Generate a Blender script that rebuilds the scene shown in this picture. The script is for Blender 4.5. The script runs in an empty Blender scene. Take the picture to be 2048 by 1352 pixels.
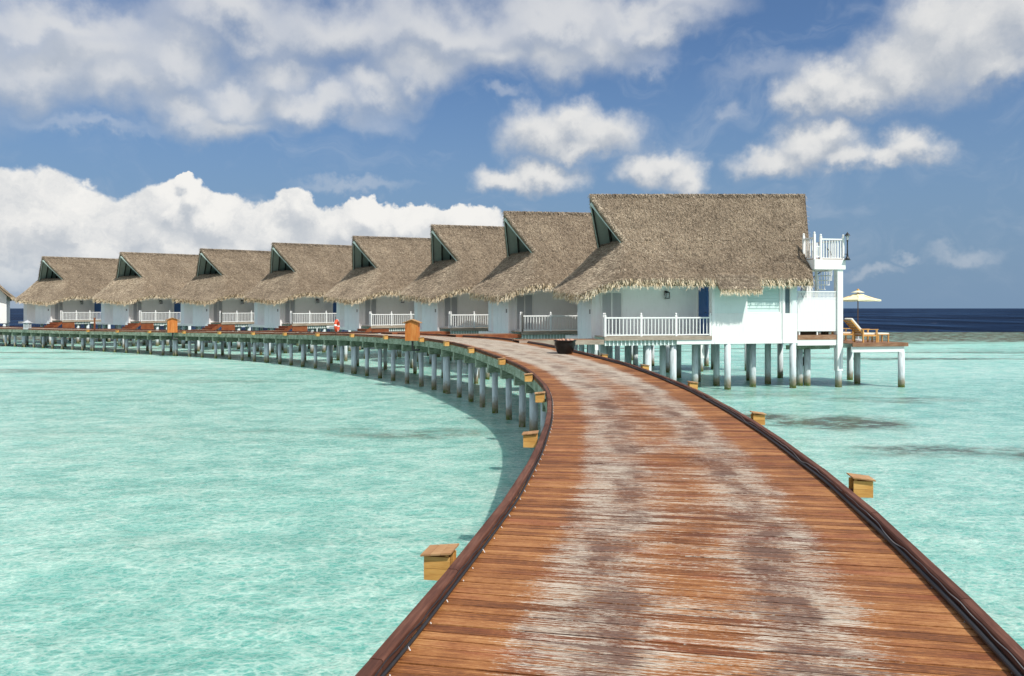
import bpy, math, random
import numpy as np
from mathutils import Vector, Matrix

random.seed(7)
rng = np.random.default_rng(7)
R = math.radians
scene = bpy.context.scene
col = scene.collection

# ------------------------------------------------------------------ camera
CAM_H = 3.6
cam = bpy.data.cameras.new('camera')
cam.sensor_width = 36.0
cam.lens = 28.125
cam.shift_y = -0.02896
cam.clip_start = 0.05
cam.clip_end = 90000.0
cam_ob = bpy.data.objects.new('camera', cam)
cam_ob.location = (0, 0, CAM_H)
cam_ob.rotation_euler = (R(90), 0, 0)
col.objects.link(cam_ob)
scene.camera = cam_ob

# ------------------------------------------------------------------ view, sun
scene.view_settings.view_transform = 'Standard'
scene.view_settings.look = 'None'
scene.view_settings.exposure = 0.18
scene.view_settings.gamma = 1.0
scene.view_settings.use_curve_mapping = False
SUN_A, SUN_E = R(42), R(51)          # azimuth to the right of "behind the camera", elevation
sun_dir = Vector((math.sin(SUN_A) * math.cos(SUN_E), -math.cos(SUN_A) * math.cos(SUN_E), math.sin(SUN_E)))
sun = bpy.data.lights.new('sun', 'SUN')
sun.energy = 4.2
sun.angle = R(0.53)
sun.color = (1.0, 0.955, 0.88)
sun_ob = bpy.data.objects.new('sun', sun)
sun_ob.rotation_euler = sun_dir.to_track_quat('Z', 'Y').to_euler()
sun_ob.location = sun_dir * 60
col.objects.link(sun_ob)
scene.cycles.use_denoising = True
scene.cycles.max_bounces = 6
scene.cycles.diffuse_bounces = 5
scene.cycles.glossy_bounces = 3
scene.cycles.transparent_max_bounces = 8


# ------------------------------------------------------------------ node helper
class NT:
    def __init__(self, tree):
        self.t = tree
        tree.nodes.clear()

    def n(self, typ, **kw):
        nd = self.t.nodes.new(typ)
        for k, v in kw.items():
            setattr(nd, k, v)
        return nd

    def put(self, sock, v):
        if v is None:
            return
        if isinstance(v, bpy.types.NodeSocket):
            self.t.links.new(v, sock)
        else:
            if sock.type == 'RGBA' and hasattr(v, '__len__') and len(v) == 3:
                v = tuple(v) + (1.0,)
            sock.default_value = v

    def m(self, op, a, b=None, c=None, clamp=False):
        nd = self.n('ShaderNodeMath', operation=op, use_clamp=clamp)
        for i, v in enumerate((a, b, c)):
            self.put(nd.inputs[i], v)
        return nd.outputs[0]

    def v(self, op, a, b=None, c=None):
        nd = self.n('ShaderNodeVectorMath', operation=op)
        self.put(nd.inputs[0], a)
        if b is not None:
            if op == 'SCALE':
                self.put(nd.inputs[3], b)
            else:
                self.put(nd.inputs[1], b)
        if c is not None:
            self.put(nd.inputs[2], c)
        return nd.outputs[1] if op in ('LENGTH', 'DISTANCE', 'DOT_PRODUCT') else nd.outputs[0]

    def xyz(self, x=0.0, y=0.0, z=0.0):
        nd = self.n('ShaderNodeCombineXYZ')
        for i, v in enumerate((x, y, z)):
            self.put(nd.inputs[i], v)
        return nd.outputs[0]

    def sep(self, v):
        nd = self.n('ShaderNodeSeparateXYZ')
        self.put(nd.inputs[0], v)
        return nd.outputs

    def noise(self, vec, scale=1.0, detail=3.0, rough=0.5, lac=2.0, dist=0.0, out=0):
        nd = self.n('ShaderNodeTexNoise')
        self.put(nd.inputs['Vector'], vec)
        nd.inputs['Scale'].default_value = scale
        nd.inputs['Detail'].default_value = detail
        nd.inputs['Roughness'].default_value = rough
        nd.inputs['Lacunarity'].default_value = lac
        nd.inputs['Distortion'].default_value = dist
        return nd.outputs[out]

    def mr(self, x, a, b, c=0.0, d=1.0, smooth=True):
        nd = self.n('ShaderNodeMapRange')
        nd.interpolation_type = 'SMOOTHSTEP' if smooth else 'LINEAR'
        self.put(nd.inputs[0], x)
        for i, v in enumerate((a, b, c, d)):
            self.put(nd.inputs[i + 1], v)
        return nd.outputs[0]

    def ramp(self, fac, stops, interp='LINEAR'):
        nd = self.n('ShaderNodeValToRGB')
        cr = nd.color_ramp
        cr.interpolation = interp
        while len(cr.elements) < len(stops):
            cr.elements.new(0.5)
        for e, (p, c) in zip(cr.elements, stops):
            e.position = p
            e.color = tuple(c) + (1.0,) if len(c) == 3 else c
        self.put(nd.inputs[0], fac)
        return nd.outputs[0]

    def mix(self, fac, a, b, blend='MIX'):
        nd = self.n('ShaderNodeMix', data_type='RGBA', blend_type=blend)
        self.put(nd.inputs[0], fac)
        self.put(nd.inputs[6], a)
        self.put(nd.inputs[7], b)
        return nd.outputs[2]

    def bump(self, h, strength=0.5, dist=0.02, normal=None):
        nd = self.n('ShaderNodeBump')
        self.put(nd.inputs['Strength'], strength)
        nd.inputs['Distance'].default_value = dist
        self.put(nd.inputs['Height'], h)
        self.put(nd.inputs['Normal'], normal)
        return nd.outputs[0]

    def attr(self, name, out='Fac'):
        nd = self.n('ShaderNodeAttribute')
        nd.attribute_name = name
        return nd.outputs[out]

    def pos(self):
        return self.n('ShaderNodeNewGeometry').outputs['Position']

    def obj(self):
        return self.n('ShaderNodeTexCoord').outputs['Object']

    def uv(self):
        return self.n('ShaderNodeTexCoord').outputs['UV']

    def rnd(self):
        return self.n('ShaderNodeObjectInfo').outputs['Random']

    def surf(self, color, rough=0.6, spec=0.4, normal=None, **kw):
        p = self.n('ShaderNodeBsdfPrincipled')
        self.put(p.inputs['Base Color'], color)
        self.put(p.inputs['Roughness'], rough)
        p.inputs['Specular IOR Level'].default_value = spec
        self.put(p.inputs['Normal'], normal)
        for k, v in kw.items():
            self.put(p.inputs[k.replace('_', ' ')], v)
        o = self.n('ShaderNodeOutputMaterial')
        self.t.links.new(p.outputs[0], o.inputs[0])
        return p


def newmat(name):
    m = bpy.data.materials.new(name)
    m.use_nodes = True
    return m, NT(m.node_tree)


# ------------------------------------------------------------------ world: sky and clouds
W = bpy.data.worlds.new('World')
scene.world = W
W.use_nodes = True
w = NT(W.node_tree)
SKY_STRENGTH = 0.1
sky = w.n('ShaderNodeTexSky', sky_type='NISHITA')
sky.sun_disc = False
sky.sun_elevation = SUN_E
sky.sun_rotation = math.pi - SUN_A
sky.altitude = 0
sky.air_density = 1.0
sky.dust_density = 0.6
sky.ozone_density = 2.5
dirv = w.n('ShaderNodeTexCoord').outputs['Generated']
dx, dy, dz = w.sep(dirv)
az = w.m('ARCTAN2', dx, dy)
el = w.m('ARCSINE', w.m('MAXIMUM', w.m('MINIMUM', dz, 0.999), -0.999))
q0 = w.xyz(az, el, 0.0)
# slow warp so that cloud outlines are not elliptic
warp = w.v('SUBTRACT', w.noise(q0, 9.0, 3, 0.5, out=1), (0.5, 0.5, 0.5))
fine = w.v('SUBTRACT', w.noise(q0, 34.0, 4, 0.6, out=1), (0.5, 0.5, 0.5))


def ang(px, py):
    a = math.atan((px - 1024) / 1600.0)
    return a, math.atan((616.7 - py) / 1600.0 * math.cos(a))


def density(blobs, q):
    """soft minimum over ellipses in azimuth/elevation: 1 at a blob's middle, 0 on its rim"""
    cur = None
    for (px, py, rx, ry) in blobs:
        a, e = ang(px, py)
        sx, sy = 1600.0 / rx, 1600.0 / ry
        l = w.v('LENGTH', w.v('MULTIPLY_ADD', q, (sx, sy, 0), (-a * sx, -e * sy, 0)))
        cur = l if cur is None else w.m('SMOOTH_MIN', cur, l, 0.35)
    return w.m('SUBTRACT', 1.0, cur)


CUMULUS = [(40, 455, 120, 105), (130, 440, 90, 80), (10, 560, 200, 80), (190, 520, 120, 70),
           (345, 420, 60, 62), (385, 395, 42, 42), (300, 465, 90, 75), (270, 530, 120, 80), (435, 440, 70, 58),
           (590, 425, 52, 48), (545, 465, 90, 62), (690, 465, 80, 52), (450, 520, 180, 70), (640, 520, 160, 60),
           (730, 440, 58, 42), (815, 455, 95, 44), (920, 452, 95, 40), (860, 505, 180, 50), (370, 356, 20, 14)]
PUFFS = [(1085, 265, 92, 54), (1140, 240, 72, 44), (1200, 262, 92, 52), (1150, 290, 130, 28),
         (1010, 358, 72, 30), (1085, 352, 84, 38), (1290, 340, 72, 42), (1340, 325, 62, 34), (1375, 350, 50, 36),
         (1545, 330, 72, 36), (1620, 298, 88, 50), (1668, 272, 50, 36), (1690, 325, 60, 30),
         (1775, 308, 45, 26), (1828, 285, 58, 40),
         (1605, 205, 62, 44), (1650, 175, 66, 48), (1720, 185, 84, 50), (1790, 130, 95, 66), (1880, 80, 110, 92),
         (1960, 60, 110, 90), (1985, 120, 80, 40), (2060, 20, 90, 80), (1870, 30, 80, 60),
         ]
FAINT = [(1925, 518, 62, 20), (1812, 522, 22, 12), (1458, 222, 34, 28), (1750, 548, 50, 16), (1310, 118, 50, 26), (1540, 140, 130, 36), (760, 250, 74, 32), (1010, 190, 50, 16), (700, 380, 120, 18), (180, 250, 120, 20)]
STRATO = [(60, 110, 190, 82), (190, 90, 160, 80), (250, 150, 120, 60), (340, 110, 120, 70), (120, 30, 260, 50),
          (470, 40, 190, 60), (680, 40, 240, 70), (900, 45, 260, 72), (1120, 30, 240, 66), (1290, 10, 160, 40),
          (370, 205, 100, 52), (480, 180, 110, 60), (560, 130, 90, 55), (450, 235, 130, 34), (620, 195, 130, 48),
          (750, 165, 110, 52), (860, 120, 130, 60), (990, 95, 120, 55), (1110, 100, 92, 52), (1200, 75, 110, 55),
          (1320, 45, 90, 40), (-200, 60, 240, 110), (-300, 180, 200, 60)]

GRP = {}


def cloud_layer(blobs, wamp, famp, lo, hi, light_off, light_gain, base, mamp, white, grey):
    """returns (alpha, colour) of one layer of clouds"""
    q = w.v('ADD', q0, w.v('ADD', w.v('SCALE', warp, wamp), w.v('SCALE', fine, famp)))
    d = density(blobs, q)
    d2 = density(blobs, w.v('ADD', q, (0.30 * light_off, light_off, 0)))
    alpha = w.mr(d, lo, hi)
    # a cloud is bright where there is less cloud between it and the sun
    lit = w.m('ADD', w.m('MULTIPLY', w.m('SUBTRACT', d, d2), light_gain), base)
    mott = w.noise(w.v('ADD', q, w.v('SCALE', fine, famp * 0.8)), 26.0, 5, 0.6)
    lit = w.m('ADD', lit, w.m('MULTIPLY', w.m('SUBTRACT', mott, 0.5), mamp))
    lit = w.mr(lit, 0.0, 1.0)
    colr = w.mix(lit, grey, white)
    return alpha, colr


k = 1.0 / SKY_STRENGTH
def C(r, g, b): return (r * k, g * k, b * k)
skyc = w.mix(1.0, sky.outputs[0], (0.55, 0.70, 0.88), 'MULTIPLY')
skyc = w.mix(w.mr(el, 0.34, 0.0, 0.10, 0.95), skyc, C(0.175, 0.272, 0.405))
# generic broken cloud beyond the frame, so the sky goes on; overbright to fill shaded walls
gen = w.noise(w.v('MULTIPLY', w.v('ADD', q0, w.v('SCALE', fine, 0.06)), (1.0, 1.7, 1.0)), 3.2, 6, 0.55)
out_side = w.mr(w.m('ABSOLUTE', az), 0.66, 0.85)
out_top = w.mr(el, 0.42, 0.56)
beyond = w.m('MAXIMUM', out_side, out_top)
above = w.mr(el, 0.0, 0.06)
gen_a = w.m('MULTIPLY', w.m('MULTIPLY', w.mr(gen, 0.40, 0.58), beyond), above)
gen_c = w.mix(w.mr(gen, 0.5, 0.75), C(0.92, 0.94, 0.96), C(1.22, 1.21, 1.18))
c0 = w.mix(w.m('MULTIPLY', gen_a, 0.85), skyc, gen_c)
# thin veils
veil = w.noise(w.v('MULTIPLY', w.v('ADD', q0, w.v('SCALE', warp, 0.25)), (1.0, 2.4, 1.0)), 6.0, 5, 0.6)
veil_a = w.m('MULTIPLY', w.m('MULTIPLY', w.mr(veil, 0.48, 0.80), 0.30), above)
c1 = w.mix(veil_a, c0, C(0.50, 0.55, 0.62))
aS, cS = cloud_layer(STRATO, 0.12, 0.040, -0.42, 0.95, 0.035, 0.75, 0.48, 0.32, C(0.66, 0.665, 0.67), C(0.42, 0.455, 0.505))
c2 = w.mix(w.m('MULTIPLY', aS, 0.86), c1, cS)
aP, cP = cloud_layer(PUFFS, 0.055, 0.042, -0.30, 0.66, 0.022, 0.62, 0.46, 0.5, C(0.72, 0.715, 0.70), C(0.38, 0.42, 0.48))
c3 = w.mix(w.m('MULTIPLY', aP, 0.95), c2, cP)
aF, cF = cloud_layer(FAINT, 0.06, 0.05, -0.25, 0.9, 0.015, 0.5, 0.5, 0.5, C(0.66, 0.67, 0.68), C(0.38, 0.43, 0.50))
c3 = w.mix(w.m('MULTIPLY', aF, 0.30), c3, cF)
aC, cC = cloud_layer(CUMULUS, 0.035, 0.036, -0.03, 0.13, 0.016, 0.9, 0.42, 1.2, C(0.80, 0.79, 0.765), C(0.46, 0.495, 0.54))
base_haze = w.mr(el, 0.0, 0.075)
c4 = w.mix(w.m('MULTIPLY', aC, w.m('ADD', 0.35, w.m('MULTIPLY', base_haze, 0.65))), c3, cC)
bg = w.n('ShaderNodeBackground')
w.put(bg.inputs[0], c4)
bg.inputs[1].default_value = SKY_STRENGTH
wo = w.n('ShaderNodeOutputWorld')
w.t.links.new(bg.outputs[0], wo.inputs[0])
W.cycles.sampling_method = 'MANUAL'
W.cycles.sample_map_resolution = 512


# ------------------------------------------------------------------ mesh helper
class MB:
    def __init__(self):
        self.v, self.f, self.a, self.u = [], [], [], []

    def add(self, vs, fs, a=0.5, uv=None):
        o = len(self.v)
        self.v += [tuple(p) for p in vs]
        self.f += [tuple(i + o for i in f) for f in fs]
        self.a += [a] * len(vs)
        self.u += list(uv) if uv else [(0.0, 0.0)] * len(vs)
        return self

    def box(self, x0, x1, y0, y1, z0, z1, a=0.5):
        vs = [(x0, y0, z0), (x1, y0, z0), (x1, y1, z0), (x0, y1, z0), (x0, y0, z1), (x1, y0, z1), (x1, y1, z1), (x0, y1, z1)]
        return self.add(vs, BOXF, a)

    def hexa(self, pts, a=0.5, uv=None):
        return self.add(pts, BOXF, a, uv)

    def beam(self, p, q, wd, ht, up=(0, 0, 1), a=0.5):
        """a bar from p to q, wd across, ht along 'up'"""
        p, q = Vector(p), Vector(q)
        d = (q - p).normalized()
        s = d.cross(Vector(up)).normalized()
        t = s.cross(d).normalized()
        s, t = s * wd / 2, t * ht / 2
        return self.add([p - s - t, p + s - t, q + s - t, q - s - t, p - s + t, p + s + t, q + s + t, q - s + t],
                        [(0, 1, 5, 4), (1, 2, 6, 5), (2, 3, 7, 6), (3, 0, 4, 7), (4, 5, 6, 7), (3, 2, 1, 0)], a)

    def tube(self, pts, r, n=8, caps=True, a=0.5):
        pts = [Vector(p) for p in pts]
        rs = r if hasattr(r, '__len__') else [r] * len(pts)
        o = []
        for i, p in enumerate(pts):
            d = (pts[min(i + 1, len(pts) - 1)] - pts[max(i - 1, 0)]).normalized()
            up = Vector((0, 0, 1)) if abs(d.z) < 0.95 else Vector((1, 0, 0))
            s = d.cross(up).normalized()
            t = s.cross(d)
            for k_ in range(n):
                c_ = 2 * math.pi * k_ / n
                o.append(p + (s * math.cos(c_) + t * math.sin(c_)) * rs[i])
        fs = []
        for i in range(len(pts) - 1):
            for k_ in range(n):
                fs.append((i * n + k_, i * n + (k_ + 1) % n, (i + 1) * n + (k_ + 1) % n, (i + 1) * n + k_))
        if caps:
            fs.append(tuple(range(n))[::-1])
            fs.append(tuple((len(pts) - 1) * n + k_ for k_ in range(n)))
        return self.add(o, fs, a)

    def lathe(self, prof, n=24, cx=0, cy=0, a=0.5):
        o, fs = [], []
        for (r, z) in prof:
            for k_ in range(n):
                c_ = 2 * math.pi * k_ / n
                o.append((cx + r * math.cos(c_), cy + r * math.sin(c_), z))
        for i in range(len(prof) - 1):
            for k_ in range(n):
                fs.append((i * n + k_, i * n + (k_ + 1) % n, (i + 1) * n + (k_ + 1) % n, (i + 1) * n + k_))
        return self.add(o, fs, a)

    def mesh(self, name, mat, smooth=False, bevel=0.0):
        me = bpy.data.meshes.new(name)
        me.from_pydata(self.v, [], self.f)
        if mat:
            me.materials.append(mat)
        at = me.attributes.new('rnd', 'FLOAT', 'POINT')
        at.data.foreach_set('value', np.array(self.a, dtype=np.float32))
        uvl = me.uv_layers.new(name='UVMap')
        idx = np.empty(len(me.loops), dtype=np.int32)
        me.loops.foreach_get('vertex_index', idx)
        uvl.data.foreach_set('uv', np.array(self.u, dtype=np.float32)[idx].ravel())
        if smooth:
            me.polygons.foreach_set('use_smooth', np.ones(len(me.polygons), dtype=bool))
        me.update()
        return me

    def build(self, name, mat, parent=None, smooth=False, kind=None):
        return link(name, self.mesh(name, mat, smooth), parent, kind)


BOXF = [(3, 2, 1, 0), (4, 5, 6, 7), (0, 1, 5, 4), (1, 2, 6, 5), (2, 3, 7, 6), (3, 0, 4, 7)]


def link(name, me, parent=None, kind=None, loc=None):
    o = bpy.data.objects.new(name, me)
    col.objects.link(o)
    if parent is not None:
        o.parent = parent
    if loc is not None:
        o.location = loc
    if kind:
        o['kind'] = kind
    return o


def thing(name, label, cat, loc=(0, 0, 0), rz=0.0, group=None):
    o = link(name, None, loc=loc)
    o.rotation_euler = (0, 0, rz)
    o.empty_display_size = 0.2
    return tag(o, label, cat, group)


def tag(o, label, cat, group=None):
    o['label'] = label
    o['category'] = cat
    if group:
        o['group'] = group
    return o


def copy_tree(o, parent=None):
    c = o.copy()
    col.objects.link(c)
    if parent is not None:
        c.parent = parent
    for ch in list(o.children):
        copy_tree(ch, c)
    return c


def bevelled_box(x0, x1, y0, y1, z0, z1, b=0.01):
    """box with a chamfered top edge"""
    m = MB()
    vs = [(x0, y0, z0), (x1, y0, z0), (x1, y1, z0), (x0, y1, z0),
          (x0, y0, z1 - b), (x1, y0, z1 - b), (x1, y1, z1 - b), (x0, y1, z1 - b),
          (x0 + b, y0 + b, z1), (x1 - b, y0 + b, z1), (x1 - b, y1 - b, z1), (x0 + b, y1 - b, z1)]
    fs = [(3, 2, 1, 0), (8, 9, 10, 11)]
    for i in range(4):
        j = (i + 1) % 4
        fs += [(i, j, j + 4, i + 4), (i + 4, j + 4, j + 8, i + 8)]
    m.add(vs, fs)
    return m


# ------------------------------------------------------------------ materials
MAT = {}


def wood(name, dark, mid, light, scale=3.0, rough=0.6, axis=0, stretch=12.0, spec=0.3, use_obj=True):
    """weathered wood with grain along one object axis"""
    m, t = newmat(name)
    p = t.obj()
    s = [stretch, stretch, stretch]
    s[axis] = 1.0
    r = t.m('MULTIPLY', t.m('ADD', t.rnd(), t.attr('rnd')), 37.0)
    vec = t.v('ADD', t.v('MULTIPLY', p, tuple(s)), t.xyz(r, r, r))
    g = t.noise(vec, scale, 5, 0.65)
    b = t.noise(t.v('ADD', p, t.xyz(r, r, r)), 2.2, 3, 0.5)
    f = t.m('ADD', t.m('MULTIPLY', g, 0.7), t.m('MULTIPLY', b, 0.45))
    f = t.m('ADD', f, t.m('MULTIPLY', t.m('SUBTRACT', t.rnd(), 0.5), 0.15))
    c = t.ramp(f, [(0.34, dark), (0.56, mid), (0.78, light)])
    t.surf(c, rough, spec, t.bump(g, 0.35, 0.01))
    MAT[name] = m
    return m


def paint(name, c, rough=0.55, dirt=0.08, dcol=(0.4, 0.38, 0.33), bump=0.12, spec=0.35, scale=3.0):
    m, t = newmat(name)
    p = t.obj()
    r = t.m('MULTIPLY', t.rnd(), 23.0)
    pv = t.v('ADD', p, t.xyz(r, r, r))
    n1 = t.noise(pv, scale, 5, 0.6)
    n2 = t.noise(t.v('MULTIPLY', pv, (6.0, 6.0, 0.9)), 2.0, 4, 0.6)     # run-off streaks
    f = t.m('MULTIPLY', t.mr(t.m('ADD', t.m('MULTIPLY', n1, 0.5), t.m('MULTIPLY', n2, 0.5)), 0.45, 0.8), dirt)
    t.surf(t.mix(f, c, dcol), rough, spec, t.bump(t.noise(pv, 45.0, 3, 0.6), bump, 0.004))
    MAT[name] = m
    return m


paint('white_paint', (0.80, 0.80, 0.78), dirt=0.25)
paint('white_trim', (0.82, 0.82, 0.80), dirt=0.15)
paint('mint_paint', (0.73, 0.80, 0.78), dirt=0.2)
paint('pale_blue_paint', (0.78, 0.83, 0.84), dirt=0.2)
paint('recess_paint', (0.87, 0.87, 0.865), dirt=0.2)
paint('blue_door_paint', (0.035, 0.11, 0.30), dirt=0.15)
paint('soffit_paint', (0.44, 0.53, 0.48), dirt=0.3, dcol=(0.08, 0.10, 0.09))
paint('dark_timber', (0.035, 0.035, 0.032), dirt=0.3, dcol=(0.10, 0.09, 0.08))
paint('black_metal', (0.018, 0.02, 0.02), rough=0.4, dirt=0.2)
paint('grey_slat', (0.46, 0.48, 0.50), dirt=0.2)
paint('black_cable', (0.02, 0.02, 0.022), rough=0.45, dirt=0.3, dcol=(0.10, 0.095, 0.09))
paint('grey_wire', (0.20, 0.20, 0.20), rough=0.45, dirt=0.3)
paint('cushion', (0.78, 0.74, 0.66), rough=0.85)
paint('red_fabric', (0.45, 0.03, 0.03), rough=0.85)
paint('wicker', (0.10, 0.075, 0.05), rough=0.8)
paint('canvas', (0.80, 0.74, 0.50), rough=0.85, dirt=0.12)
paint('life_ring_red', (0.62, 0.08, 0.03), rough=0.5)
paint('louvre_blind', (0.55, 0.70, 0.66), dirt=0.1)
paint('shell_pink', (0.55, 0.30, 0.20), rough=0.6)
wood('deck_timber', (0.12, 0.055, 0.03), (0.24, 0.12, 0.065), (0.36, 0.22, 0.14), axis=0)
wood('grey_timber', (0.20, 0.16, 0.12), (0.34, 0.28, 0.22), (0.46, 0.40, 0.32), axis=0)
wood('red_timber', (0.11, 0.03, 0.012), (0.22, 0.062, 0.024), (0.32, 0.12, 0.05), axis=0)
wood('honey_timber', (0.38, 0.17, 0.04), (0.58, 0.30, 0.08), (0.70, 0.42, 0.14), axis=0, scale=2.0)
wood('lid_timber', (0.22, 0.11, 0.045), (0.38, 0.20, 0.085), (0.50, 0.31, 0.15), axis=0)
wood('teak', (0.42, 0.20, 0.05), (0.58, 0.31, 0.09), (0.66, 0.40, 0.15), axis=0)
wood('cabinet_timber', (0.36, 0.10, 0.02), (0.52, 0.17, 0.035), (0.60, 0.25, 0.07), axis=2, scale=2.0)
wood('pole_timber', (0.10, 0.05, 0.03), (0.18, 0.10, 0.06), (0.26, 0.16, 0.1), axis=2)
wood('kerb_timber', (0.05, 0.021, 0.015), (0.105, 0.043, 0.028), (0.18, 0.082, 0.054), axis=0, rough=0.72, spec=0.2)
wood('ladder_timber', (0.03, 0.022, 0.016), (0.06, 0.045, 0.035), (0.10, 0.075, 0.055), axis=2)

# weathered, lichen-green beams under the boardwalk
m, t = newmat('green_beam')
p = t.pos()
n1 = t.noise(p, 3.0, 6, 0.65)
n2 = t.noise(t.v('MULTIPLY', p, (1, 1, 5)), 7.0, 4, 0.6)
c = t.ramp(t.m('ADD', t.m('MULTIPLY', n1, 0.6), t.m('MULTIPLY', n2, 0.4)),
           [(0.32, (0.07, 0.075, 0.05)), (0.46, (0.22, 0.26, 0.18)), (0.58, (0.38, 0.43, 0.33)), (0.72, (0.56, 0.58, 0.50))])
t.surf(c, 0.85, 0.2, t.bump(n2, 0.4, 0.01))
MAT['green_beam'] = m

# painted concrete piles with a tide line of brown and green weed
m, t = newmat('pile_concrete')
p = t.pos()
z = t.sep(p)[2]
n1 = t.noise(p, 6.0, 5, 0.6)
n2 = t.noise(t.v('MULTIPLY', p, (5, 5, 0.8)), 3.0, 4, 0.6)
c = t.mix(t.mr(n2, 0.4, 0.75), (0.60, 0.66, 0.68), (0.42, 0.46, 0.46))
zz = t.m('ADD', z, t.m('MULTIPLY', t.m('SUBTRACT', n1, 0.5), 0.5))
c = t.mix(t.mr(zz, 0.62, 0.22), c, (0.30, 0.25, 0.18))
c = t.mix(t.m('MULTIPLY', t.mr(zz, 0.28, 0.06), t.mr(n1, 0.35, 0.55)), c, (0.10, 0.13, 0.02))
t.surf(c, 0.8, 0.25, t.bump(n1, 0.3, 0.01))
MAT['pile_concrete'] = m

# boardwalk planks: UV = metres across / along, 'rnd' = one number for each plank
m, t = newmat('boardwalk_planks')
u, v, _ = t.sep(t.uv())
rn = t.attr('rnd')
r50 = t.m('MULTIPLY', rn, 83.0)
vec = t.xyz(t.m('MULTIPLY', u, 1.3), t.m('MULTIPLY', v, 44.0), r50)
streak = t.noise(vec, 1.6, 8, 0.72)
vecf = t.xyz(t.m('MULTIPLY', u, 16.0), t.m('MULTIPLY', v, 110.0), r50)
grain = t.noise(vecf, 1.5, 5, 0.7)
cross = t.noise(t.xyz(t.m('MULTIPLY', u, 120.0), t.m('MULTIPLY', v, 30.0), r50), 1.0, 2, 0.5)
low = t.noise(t.xyz(t.m('MULTIPLY', u, 1.1), t.m('MULTIPLY', v, 0.75), 3.0), 1.4, 4, 0.55)
low2 = t.noise(t.xyz(t.m('MULTIPLY', u, 1.3), t.m('MULTIPLY', v, 0.9), 9.0), 1.5, 4, 0.6)
hue = t.noise(t.xyz(t.m('MULTIPLY', u, 0.6), t.m('MULTIPLY', v, 2.0), t.m('MULTIPLY', rn, 9.0)), 1.3, 3, 0.5)
blot = t.noise(t.xyz(t.m('MULTIPLY', u, 2.2), t.m('MULTIPLY', v, 1.6), 5.0), 1.3, 4, 0.6)
f = t.m('ADD', t.m('ADD', t.m('ADD', t.m('MULTIPLY', streak, 0.62), t.m('MULTIPLY', grain, 0.38)), t.m('MULTIPLY', t.m('SUBTRACT', blot, 0.5), 0.22)), t.m('MULTIPLY', t.m('SUBTRACT', rn, 0.5), 0.13))
brown = t.ramp(f, [(0.33, (0.055, 0.021, 0.010)), (0.44, (0.165, 0.060, 0.021)), (0.53, (0.295, 0.118, 0.038)), (0.65, (0.47, 0.24, 0.095))])
red = t.ramp(f, [(0.33, (0.055, 0.019, 0.010)), (0.45, (0.165, 0.050, 0.021)), (0.55, (0.26, 0.086, 0.034)), (0.67, (0.44, 0.20, 0.09))])
varn = t.mix(t.mr(hue, 0.52, 0.72), brown, red)
# worn lanes where people walk, bare grey wood
uw = t.m('ADD', u, t.m('MULTIPLY', t.m('SUBTRACT', t.noise(t.xyz(0.0, v, 0.0), 0.55, 2, 0.5), 0.5), 0.7))
lane = t.m('ADD', t.mr(t.m('ABSOLUTE', t.m('ADD', uw, 0.66)), 0.62, 0.08), t.mr(t.m('ABSOLUTE', t.m('SUBTRACT', uw, 0.66)), 0.55, 0.08))
ribbon = t.m('ADD', t.mr(t.m('ABSOLUTE', t.m('ADD', uw, 0.55)), 0.34, 0.05), t.mr(t.m('ABSOLUTE', t.m('SUBTRACT', uw, 0.60)), 0.30, 0.05))
edge = t.mr(t.m('ABSOLUTE', u), 0.95, 1.45)
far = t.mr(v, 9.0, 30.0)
wear = t.m('ADD', t.m('MULTIPLY', lane, 0.22), t.m('MULTIPLY', low, 0.38))
wear = t.m('ADD', wear, t.m('MULTIPLY', t.m('SUBTRACT', streak, 0.5), 2.1))
wear = t.m('ADD', wear, t.m('MULTIPLY', t.m('SUBTRACT', grain, 0.5), 0.95))
wear = t.m('ADD', wear, t.m('MULTIPLY', t.m('SUBTRACT', rn, 0.5), 0.24))
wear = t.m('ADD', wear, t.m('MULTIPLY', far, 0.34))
wear = t.m('SUBTRACT', wear, t.m('MULTIPLY', edge, 0.55))
wmask = t.mr(wear, 0.30, 0.45)
greyw = t.ramp(t.m('ADD', t.m('MULTIPLY', grain, 0.55), t.m('MULTIPLY', streak, 0.45)),
               [(0.34, (0.22, 0.155, 0.11)), (0.48, (0.37, 0.325, 0.26)), (0.60, (0.62, 0.575, 0.49))])
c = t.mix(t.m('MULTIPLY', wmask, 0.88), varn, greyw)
# dark soaked patches
patch = t.m('ADD', t.m('ADD', t.m('MULTIPLY', low2, 0.5), 0.13), t.m('ADD', t.m('MULTIPLY', t.m('SUBTRACT', streak, 0.5), 0.95), t.m('MULTIPLY', t.m('SUBTRACT', rn, 0.5), 0.15)))
patch = t.m('ADD', t.m('SUBTRACT', patch, t.m('MULTIPLY', edge, 0.25)), t.m('MULTIPLY', ribbon, 0.115))
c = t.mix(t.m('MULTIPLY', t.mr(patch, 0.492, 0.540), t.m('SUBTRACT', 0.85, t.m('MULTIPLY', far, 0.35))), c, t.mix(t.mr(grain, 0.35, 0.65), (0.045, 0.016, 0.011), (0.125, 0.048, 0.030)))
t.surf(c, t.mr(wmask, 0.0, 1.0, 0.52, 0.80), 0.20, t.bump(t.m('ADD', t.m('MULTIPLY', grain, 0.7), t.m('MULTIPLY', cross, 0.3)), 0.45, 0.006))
MAT['boardwalk_planks'] = m

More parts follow.
